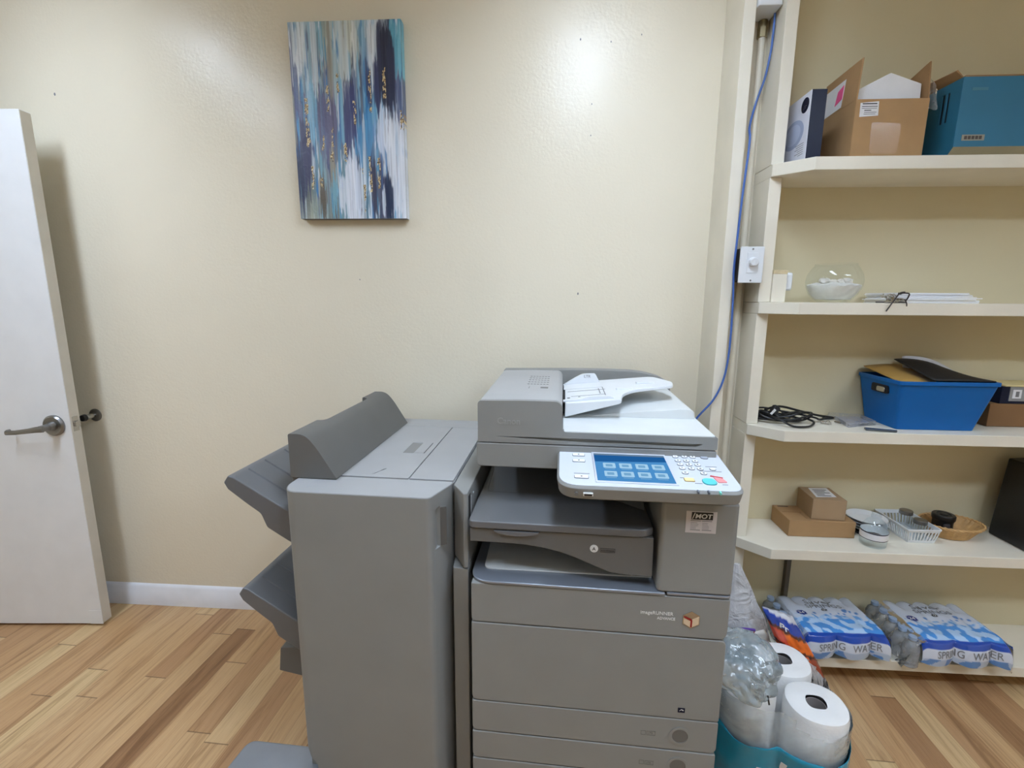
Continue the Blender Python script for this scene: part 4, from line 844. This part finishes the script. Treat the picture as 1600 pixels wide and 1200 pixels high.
B().lathe([(.0417, .0305), (.0419, .0305), (.0419, .0325), (.0417, .0325)], (1.193, 1.640, z4), 40).build('label_line', M_navy, bt)
# white slotted basket
bk = thing('slotted_basket', 'white slotted plastic basket holding two small glass jars', 'basket', (1.37, 1.735, z4))
bx0, bx1, by0, by1, tz = 1.334, 1.424, 1.668, 1.806, .058
def wall(p0, p1, q0, q1, n):
    """slotted wall between bottom edge p0-p1 and top edge q0-q1"""
    P = lambda s, t: (Vector(p0)*(1-s)+Vector(p1)*s)*(1-t)+(Vector(q0)*(1-s)+Vector(q1)*s)*t
    q = B(); nn = (Vector(p1)-Vector(p0)).cross(Vector(q0)-Vector(p0)).normalized()*.0016
    def bar(s0, s1, t0, t1):
        c = [P(s0, t0), P(s1, t0), P(s1, t1), P(s0, t1)]
        q.loft([[tuple(x) for x in c], [tuple(x+nn) for x in c]])
    bar(0, 1, 0, .18); bar(0, 1, .80, 1)
    for k in range(n+1):
        s0 = k/n-.22/n if k else 0; s1 = k/n+.22/n if k < n else 1
        if k == 0: s1 = .35/n
        if k == n: s0 = 1-.35/n
        bar(s0, s1, .18, .80)
    return q
bc = [(bx0, by0), (bx1, by0), (bx1, by1), (bx0, by1)]; tc_ = [(1.314, 1.646), (1.426, 1.650), (1.428, 1.8135), (1.308, 1.811)]
for k, n_ in enumerate((9, 13, 9, 13)):
    j = (k+1) % 4
    wall((*bc[k], z4), (*bc[j], z4), (*tc_[k], z4+tz), (*tc_[j], z4+tz), n_).build('slotted_side', M_white, bk)
B().prism(bc, 'z', z4, z4+.002).build('bottom', M_white, bk)
q = B(); rim_o = [(x-.003 if x < 1.37 else x+.003, y-.003 if y < 1.73 else y+.002) for x, y in tc_]
q.loft([[(x, y, z4+tz-.003) for x, y in rp(rim_o, .006)], [(x, y, z4+tz+.002) for x, y in rp(rim_o, .006)], [(x, y, z4+tz+.002) for x, y in rp(tc_, .006)], [(x, y, z4+tz-.003) for x, y in rp(tc_, .006)]], caps=False).build('rim', M_white, bk)
for k, (jx, jy, jh, lab) in enumerate(((1.378, 1.752, .078, 'taller glass jar with metal lid at the back of the white basket'), (1.392, 1.700, .066, 'shorter glass jar with metal lid at the front of the white basket'))):
    j = thing('glass_jar', lab, 'jar', (jx, jy, z4+.0022), group='glass jars in the white basket')
    B().lathe([(0, 0), (.020, 0), (.0225, .003), (.0225, jh-.022), (.019, jh-.014), (.0175, jh-.01), (.0175, jh)], (jx, jy, z4+.0022), 28).build('jar_body', M_pet, j)
    B().lathe([(0, .005), (.0195, .005), (.021, .0035), (.0212, -.009), (.0195, -.009), (.0195, 0), (0, 0)], (jx, jy, z4+.0027+jh), 28).build('lid', M_satin, j)
# wicker basket
def wick():
    cx, cy = 1.531, 1.736; q = B(); rings = []
    prof = [(0, .002), (.55, .002), (.62, .004), (.80, .030), (.92, .044), (.97, .047), (.955, .052), (.90, .048), (.78, .034), (.60, .009), (0, .007)]
    for r, z in prof:
        rings.append([(cx+.106*r*math.cos(a_)*(1+.012*math.sin(34*a_)*(r > .7)), cy+.076*r*math.sin(a_)*(1+.012*math.sin(34*a_)*(r > .7)), z4+z+.0016*math.sin(26*a_)*(r > .7)-.002) for a_ in [2*math.pi*k/96 for k in range(96)]])
    q.loft(rings, caps=False)
    t = thing('wicker_basket', 'shallow oval wicker basket on fourth shelf', 'basket', (cx, cy, z4))
    q.build('basket_bowl', M_wick, t)
    for s_ in (0, math.pi):
        B().tube([(cx+.1015*math.cos(a_)*(1+.02*math.sin(18*a_+s_)), cy+.073*math.sin(a_)*(1+.02*math.sin(18*a_+s_)), z4+.050+.003*math.cos(18*a_+s_)) for a_ in [2*math.pi*k/72 for k in range(73)]], .0032, 6, 1).build('woven_rim', M_wick, t)
wick()
bl = thing('black_canister', 'black plastic container with ringed lid standing in the wicker basket', 'container', (1.500, 1.736, z4+.010))
B().lathe([(0, 0), (.031, 0), (.032, .004), (.030, .040), (.031, .052), (.034, .054), (.035, .058), (.035, .070), (.032, .073), (.022, .073), (.021, .070), (.013, .070), (.012, .074), (0, .074)], (1.500, 1.736, z4+.010), 36).build('container_body', M_black, bl)
B().prism(rp([(1.478, .577), (1.498, .577), (1.498, .598), (1.478, .598)], .002), 'y', 1.6995, 1.706).build('label', plain('dim grey label', (70, 66, 68), .5), bl, bevel=.001)
be = thing('black_case', 'tall black equipment case at right end of fourth shelf', 'case', (1.83, 1.69, z4))
B().loft([[(1.692, 1.622, z4), (1.97, 1.622, z4), (1.97, 1.812, z4), (1.692, 1.765, z4)], [(1.692, 1.622, z4+.03), (1.97, 1.622, z4+.03), (1.97, 1.812, z4+.03), (1.692, 1.765, z4+.03)], [(1.712, 1.645, .838), (1.96, 1.645, .838), (1.96, 1.812, .838), (1.712, 1.765, .838)]]).build('case_body', M_black, be, bevel=.006, seg=3)
B().box(1.7, 1.71, 1.612, 1.621, z4+.012, z4+.018).box(1.7, 1.86, 1.6195, 1.6225, z4+.012, z4+.018).build('metal_strip', M_chrome, be)

# ------------------------------------------------------------------ water packs on the bottom board
def water_pack(x0, x1, y0, y1, rot, label, loose):
    t = thing('water_bottle_pack', label, 'water pack', ((x0+x1)/2, (y0+y1)/2, z5), 0, 'shrink wrapped water packs on the bottom shelf')
    cx, cy = (x0+x1)/2, (y0+y1)/2; H = .112
    Rm = Matrix.Translation((cx, cy, 0)) @ Matrix.Rotation(rot, 4, 'Z') @ Matrix.Translation((-cx, -cy, 0))
    wp = (x1-x0)/2.35
    # path over the pack: back bottom -> back top -> front top -> front bottom
    L = [(y1, .01, 0), (y1-.004, H*.55, 0), (y1-.012, H*.95, 0), (y1-.03, H, 0), (y0+.045, H+.002, 0), (y0+.016, H-.010, .5), (y0+.004, H-.030, 1), (y0, H*.45, 1), (y0+.004, H*.18, .9), (y0+.022, .012, .5)]
    cum = [0]
    for p, q_ in zip(L, L[1:]): cum.append(cum[-1]+math.hypot(p[0]-q_[0], p[1]-q_[1]))
    def surf(u, v):
        s = max(0, min(.99999, v))*cum[-1]; k = max(i for i in range(len(L)-1) if cum[i] <= s); f = (s-cum[k])/(cum[k+1]-cum[k])
        a, b = L[k], L[k+1]; y = a[0]+(b[0]-a[0])*f; z = a[1]+(b[1]-a[1])*f; w_ = a[2]+(b[2]-a[2])*f
        x = x0+(x1-x0)*u
        lobe = abs(math.sin(math.pi*(x-x0+.015)/wp))**.55
        small = abs(math.sin(math.pi*(x-x0)/.062))**.6
        y += w_*.022*(1-lobe)
        back = max(0, 1-v/.3)
        y -= min(1, back*2)*.020*(1-small); z -= .012*max(0, 1-abs(v-.27)/.12)*(1-small)
        z -= .004*(1-lobe)*(.3 < v < .72)
        z += .003*noise.noise(Vector((x*28, y*28, 1)))*(1 if z > .03 else .2)
        if v > .90: z += (v-.90)/.10*(.022*(1-lobe)+.006*max(0, math.sin(2*math.pi*(x-x0+.03)/wp)))
        e = min(u, 1-u)
        z -= .014*max(0, 1-e/.05)**2*(z > .05)
        return Rm @ Vector((x, y, z5+max(.0012, z)))
    seed = 3+loose*7
    top0, top1 = cum[3]/cum[-1], cum[4]/cum[-1]; fr0 = cum[6]/cum[-1]
    def col(u, v):
        white = (206, 215, 230)
        xx = u*6+seed
        t = (v-top0)/(top1-top0)                       # 0 at the back edge of the top, 1 at its front edge
        if v < fr0-.015:
            c = white
            wv = .70+.10*noise.noise(Vector((xx*1.5, 2, 0)))+.06*noise.noise(Vector((xx*3.7, 5, 0)))
            if t > wv-.12:
                n_ = noise.noise(Vector((xx*2.2, t*9, seed)))
                c = (104, 158, 216) if n_ > .18 else ((166, 198, 232) if n_ > -.12 else white)
            for (du, dt, rr) in ((.33, .50, .030), (.52, .55, .018), (.74, .42, .045), (.63, .53, .020), (.86, .50, .030), (.15, .55, .016), (.70, .52, .022), (.80, .44, .025), (.44, .60, .016)):
                if ((u-du)*1.25)**2+((t-dt)*.8+(u-du)*.3)**2 < rr**2: c = (98, 142, 204)
            if t > wv: c = (72, 144, 216) if noise.noise(Vector((xx*1.6, t*6, 9))) > .0 else (176, 208, 240)
            if v > fr0-.085: c = (24, 70, 164)
        elif v < fr0-.01: c = (22, 66, 160)
        elif v < .885: c = (208, 214, 226)
        else:
            n_ = noise.noise(Vector((xx*1.1+v*3, v*9, seed)))
            c = (92, 140, 200) if n_ > .08 else (180, 198, 222)
        if v < top0*.45: c = (110, 128, 146)
        if ((u-.16)*1.2)**2+((t-.52)*.9)**2 < .0056: c = (30, 52, 128)
        if ((u-.49)*1.2)**2+((t-.40)*.9)**2 < .0018: c = (24, 24, 40)
        return lin(*c)
    T_ = lambda t: top0+t*(top1-top0)
    wr = B().grid(surf, 90, 110, col).build('printed_wrapper', vcol('printed shrink film', .16, .5, .35, 26, .6), t)
    def on(u0, v0, su, sv):
        def f(co):
            u, v = u0+co.x*su, v0-co.y*sv
            p = surf(u, v); du = surf(u+.01, v)-surf(u-.01, v); dv = surf(u, v+.01)-surf(u, v-.01)
            n_ = du.cross(dv).normalized()
            if n_.z < -.1 or n_.y > .5: n_ = -n_
            return p+n_*(.0012+co.z)
        return f
    lettering('Silver', 1, None, M_pgrey, wr, warp=on(.30, T_(.20), .17, .075), depth=.0002)
    lettering('SPRINGS', 1, None, M_pgrey, wr, warp=on(.28, T_(.34), .125, .065), depth=.0002)
    lettering('SPRING', 1, None, M_pgrey, wr, warp=on(.14, .873, .098, .085), depth=.0002)
    lettering('WATER', 1, None, M_pgrey, wr, warp=on(.545, .873, .105, .085), depth=.0002)
    lettering('24', 1, None, M_pwhite, wr, warp=on(.115, T_(.555), .075, .04), depth=.0003)
    lettering('O', 1, None, M_pwhite, wr, warp=on(.47, T_(.42), .045, .025), depth=.0003)
    # bottles showing at the open end of the film
    n_ = 5
    for k in range(n_):
        yb = y0+.034+k*(y1-y0-.066)/(n_-1); xb = x0-.024
        p = Rm @ Vector((xb, yb, z5+.001))
        bb_ = B().lathe([(0, 0), (.022, 0), (.0265, .005), (.0262, .05), (.0268, .07), (.022, .085), (.012, .095), (.0115, .101)], tuple(p), 20).build('bottle', M_bfilm, t)
        B().lathe([(0, .113), (.0125, .112), (.013, .101), (0, .101)], tuple(p), 16).build('cap', plain('pale blue cap', (150, 170, 196), .4), bb_)
    ff = B()
    hw = .075 if loose else .05
    def flap(u, v):
        y = y0+.012+(y1-y0-.03)*u
        x = x0+.006-hw*v-.010*v*math.sin(u*9+seed); z = z5+(H-.004)*(1-v**1.6)+.004+.008*noise.noise(Vector((u*7, v*5, seed)))
        return Rm @ Vector((x, y, max(z5+.002, z)))
    ff.grid(flap, 26, 14).build('film_end', M_film, t)
    def flap2(u, v):
        y = y0+.012+(y1-y0-.03)*u
        return Rm @ Vector((x1-.004+.018*v, y, max(z5+.002, z5+(H-.006)*(1-v**2)+.006*noise.noise(Vector((u*7, v*5, seed+2))))))
    ff = B().grid(flap2, 20, 8).build('film_end', M_film, t)
water_pack(.955, 1.245, 1.545, 1.800, R(1.5), 'left shrink wrapped pack of spring water beside the orange snack bag', 0)
water_pack(1.350, 1.640, 1.535, 1.795, R(0), 'right shrink wrapped pack of spring water with loose clear film on its left end', 1)

# ------------------------------------------------------------------ bags and paper towels on the floor between copier and shelving
rolls = [(.788, 1.200, 'paper towel roll nearest the viewer, standing above the teal wrapper'), (.775, 1.362, 'second paper towel roll, standing behind the nearest one'), (.622, 1.262, 'paper towel roll beside the copier, veiled by cloudy plastic')]
for x, y, lab in rolls:
    t = thing('paper_towel_roll', lab, 'paper roll', (x, y, .012), group='paper towel rolls on the floor')
    q = B().lathe([(.026, .0), (.072, .0), (.0795, .006), (.0805, .02), (.0800, .150), (.0805, .262), (.077, .275), (.070, .2785), (.045, .276), (.0265, .277)], (x, y, .012), 56)
    for v in q.bm.verts:
        a_ = math.atan2(v.co.y-y, v.co.x-x); v.co.z += .0022*math.sin(3*a_+x*40)*(v.co.z > .2)
    q.build('tissue', M_tissue, t)
    B().lathe([(.0262, .001), (.0262, .268), (.0245, .268), (.0245, .001)], (x, y, .012), 28).build('core', M_core, t)
# wrapper of the pack: clear film above, teal printed film below
def hull(a_, z):
    """radius profile round the rolls, measured from the middle of the pack"""
    cx, cy = .715, 1.265; best = 0; d = Vector((math.cos(a_), math.sin(a_)))
    for x, y, _ in rolls:
        p = Vector((x-cx, y-cy)); best = max(best, p.dot(d)+.086)
    return cx, cy, best
def wrap(z0, z1, wr, seed, close=0, nv=22):
    q = B(); rings = []
    for j in range(nv+1):
        f = j/nv; z = z0+(z1-z0)*f; r_ = []
        for k in range(96):
            a_ = 2*math.pi*k/96; cx, cy, h = hull(a_, z)
            n_ = noise.noise(Vector((math.cos(a_)*3.1, math.sin(a_)*3.1, z*9+seed)))*wr+noise.noise(Vector((math.cos(a_)*8, math.sin(a_)*8, z*16+seed)))*wr*.5
            h = (h+abs(n_)*(1 if close == 0 else f)+(.004 if close == 0 else -.002+.008*f))*(1-close*f**3)
            r_.append((cx+h*math.cos(a_), cy+h*math.sin(a_), z+n_*.3*(0 < f)))
        rings.append(r_)
    return q, rings
wt = thing('paper_towel_wrapper', 'torn open clear plastic wrapper with teal printed lower part around the paper towels', 'wrapper', (.715, 1.265, .002))
q, rings = wrap(.004, .185, .005, 2)
rings[-1] = [(x, y, z+.022*noise.noise(Vector((x*14, y*14, 3)))) for x, y, z in rings[-1]]
q.loft(rings, caps=False); q.build('printed_film', M_tealfilm, wt, solid=.0008)
q, rings = wrap(.165, .335, .010, 5, .10)
q.loft(rings, caps=False)
for v in list(q.bm.verts):       # torn away over the two near rolls
    if (v.co.z > .272+.02*noise.noise(v.co*9) and v.co.x > .70) or v.co.z > .30: q.bm.verts.remove(v)
q.build('clear_film', M_wrap, wt)
def onwrap(a0, z0, sc_):
    def f(co):
        a_ = R(a0)+co.x*sc_/.17; z = z0+co.y*sc_; cx, cy, h = hull(a_, z)
        n_ = noise.noise(Vector((math.cos(a_)*3.1, math.sin(a_)*3.1, z*9+2)))*.005+noise.noise(Vector((math.cos(a_)*8, math.sin(a_)*8, z*16+2)))*.0025
        r_ = h+abs(n_)+.0062+co.z
        return Vector((cx+r_*math.cos(a_), cy+r_*math.sin(a_), z))
    return f
lettering("n'o", 1, None, M_pwhite, wt, warp=onwrap(-134, .062, .125), depth=.0003, bold=.02, shear=.15)
# loose crumpled film lying over the cloudy side
def crumple(name, lab, cat, c, sx, sy, sz, seed, mat, amp=.35, taper=0, freq=1.6, parent=None):
    q = B(); bmesh.ops.create_icosphere(q.bm, subdivisions=5, radius=1)
    for v in q.bm.verts:
        n_ = v.co.copy(); a_ = noise.noise(n_*freq+Vector((seed, 0, 0)))*amp+abs(noise.noise(n_*freq*2.4+Vector((0, seed, 0))))*amp*.6
        k = 1+a_; w_ = 1-taper*max(0, n_.z)
        v.co = Vector((n_.x*sx*k*w_, n_.y*sy*k*w_, n_.z*sz*(1+a_*.4)))
        v.co += Vector(c)
        v.co.z = max(v.co.z, .003)
    if parent: return q.build(name, mat, parent)
    return tag(q.build(name, mat, base=c), lab, cat)
pb = crumple('plastic_bag', 'crumpled bluish clear plastic bag squeezed beside the copier', 'bag', (.592, 1.225, .380), .084, .10, .080, 4, M_filmb, .38, 0, 1.15)
ob = Vector((.592, 1.225, .380)); zmin = min(v.co.z for v in pb.data.vertices)
for v in pb.data.vertices:
    if v.co.z+ob.z < .318: v.co.z = .318-ob.z+.008*noise.noise(v.co*30)
vm = min((v.co for v in pb.data.vertices if v.normal.y < -.3), key=lambda c: abs(c.x-.030)+abs(c.z+.035))
B().prism([(0, 0), (.0045, 0), (.0045, .030), (0, .030)], 'y', -.0006, 0).xf(Matrix.Translation(vm+ob+Vector((0, -.003, -.015))) @ Matrix.Rotation(R(-14), 4, 'Y')).build('black_mark', M_black, pb)
# milky carrier bag with purple zip
mb = thing('carrier_bag', 'translucent milky plastic bag with purple zip strip standing behind the paper towels', 'bag', (.70, 1.60, .003))
q = B(); rings = []
for j in range(25):
    f = j/24; z = .003+.515*f; wdt = (.150*(1-f**1.25)+.009); dpt = .055*(1-f**1.4)+.009; r_ = []
    for k in range(48):
        a_ = 2*math.pi*k/48; n_ = noise.noise(Vector((math.cos(a_)*2.4, math.sin(a_)*2.4, z*8)))*.20+noise.noise(Vector((math.cos(a_)*6, math.sin(a_)*6, z*7)))*.10
        r_.append((.742-.065*f+wdt*(1+n_)*math.cos(a_), 1.536-.018*f+dpt*(1+n_*.6)*math.sin(a_)*(1 if math.sin(a_) < 0 else .35), z))
    rings.append(r_)
q.loft(rings, caps=True).build('bag_skin', M_bag, mb)
B().tube([(.635, 1.484, .300), (.67, 1.472, .304), (.705, 1.468, .308), (.735, 1.470, .304)], .0045, 8).build('zip_strip', plain('purple plastic', (92, 62, 148), .35), mb)
B().tube([(.735, 1.470, .304), (.728, 1.466, .28), (.735, 1.466, .25), (.76, 1.468, .228)], .0016, 6).build('red_thread', plain('red thread', (170, 44, 40), .5), mb)
B().prism(rp([(.67, .02), (.80, .02), (.79, .285), (.675, .285)], .02), 'y', 1.485, 1.535).build('white_contents', plain('white packet', (226, 222, 214), .6), mb, bevel=.01)
# snack bag
sb_ = thing('snack_bag', 'orange, blue and brown snack bag leaning beside the water pack', 'snack bag', (.86, 1.54, .003))
def sn(u, v):
    # v: 0 bottom, 1 top ; leans back to the left
    bul = (math.sin(math.pi*u)**.7)*(math.sin(math.pi*min(1, v*1.02+.0))**.6)
    x = .985-.190*v+(u-.5)*.125*(1-.2*abs(v-.5)*2); y = 1.44+.020*v-bul*.030; z = .02+.365*v+(u-.5)*-.03
    n_ = noise.noise(Vector((u*5, v*8, 4)))
    return Vector((x, y+n_*.008, z+n_*.004))
def scol(u, v):
    vv = v+.10*(u-.5)
    if vv > .84: c = (206, 208, 216) if vv > .95 else (24, 62, 158)
    elif vv > .80: c = (84, 46, 38)
    elif vv > .67: c = (228, 106, 30) if u > .30 else (206, 76, 50)
    elif vv > .64: c = (70, 32, 26)
    elif vv > .42: c = (196, 84, 44) if u < .75 else (150, 60, 40)
    elif vv > .22: c = (166, 136, 130)
    else: c = (112, 92, 84)
    n_ = .14*noise.noise(Vector((u*12, v*16, 1)))
    r = lin(*c); return (r[0]*(1+n_), r[1]*(1+n_), r[2]*(1+n_), 1)
sbm = B().grid(sn, 30, 60, scol).build('bag_front', vcol('printed foil', .25, .5, .5, 40, .5), sb_)
B().grid(lambda u, v: sn(u, v)*1+Vector((0, 2*(1.44+.020*v-sn(u, v).y)*.6+.003, 0)), 20, 40, scol).build('bag_back', vcol('printed foil'), sb_)
def snw(u0, v0, s, ang):
    ca_, sa_ = math.cos(ang), math.sin(ang)
    def f(co):
        a_, b_ = co.x*s, co.y*s; u = u0+(a_*ca_-b_*sa_)/.125; v = v0+(a_*sa_+b_*ca_)/.40
        return sn(u, v)+Vector((0, -.0018-co.z, 0))
    return f
lettering('SISI', 1, None, M_pwhite, sbm, warp=snw(.20, .585, .042, R(-30)), depth=.0003, bold=.02)
lettering('Pr', 1, None, M_pwhite, sbm, warp=snw(.28, .86, .034, R(-24)), depth=.0003, bold=.02)
# ------------------------------------------------------------------ camera, world, view
def camera():
    f, p, r, y, h = 738., R(10.257), R(-.363), R(3.564), 1.40
    F = Vector((-math.sin(y)*math.cos(p), math.cos(y)*math.cos(p), -math.sin(p)))
    ri = Vector((math.cos(y), math.sin(y), 0)); dn = F.cross(ri)
    ri2 = ri*math.cos(r)+dn*math.sin(r); d2 = dn*math.cos(r)-ri*math.sin(r)
    M = Matrix((ri2, -d2, -F)).transposed().to_4x4(); M.translation = (0, 0, h)
    ca = bpy.data.cameras.new('camera'); ca.sensor_width = 36; ca.lens = 36*f/1600; ca.clip_start = .02
    o = bpy.data.objects.new('camera', ca); C.objects.link(o); o.matrix_world = M
    bpy.context.scene.camera = o
camera()
sc = bpy.context.scene
w = bpy.data.worlds.new('world'); sc.world = w; w.use_nodes = True
w.node_tree.nodes['Background'].inputs[0].default_value = (.9, .95, 1, 1); w.node_tree.nodes['Background'].inputs[1].default_value = .3
sc.view_settings.view_transform = 'Standard'; sc.view_settings.look = 'None'; sc.view_settings.gamma = 1; sc.view_settings.exposure = .3
sc.view_settings.use_curve_mapping = False
sc.cycles.max_bounces = 12; sc.cycles.transparent_max_bounces = 24; sc.cycles.diffuse_bounces = 6
sc.cycles.use_denoising = True; sc.cycles.sample_clamp_indirect = 6
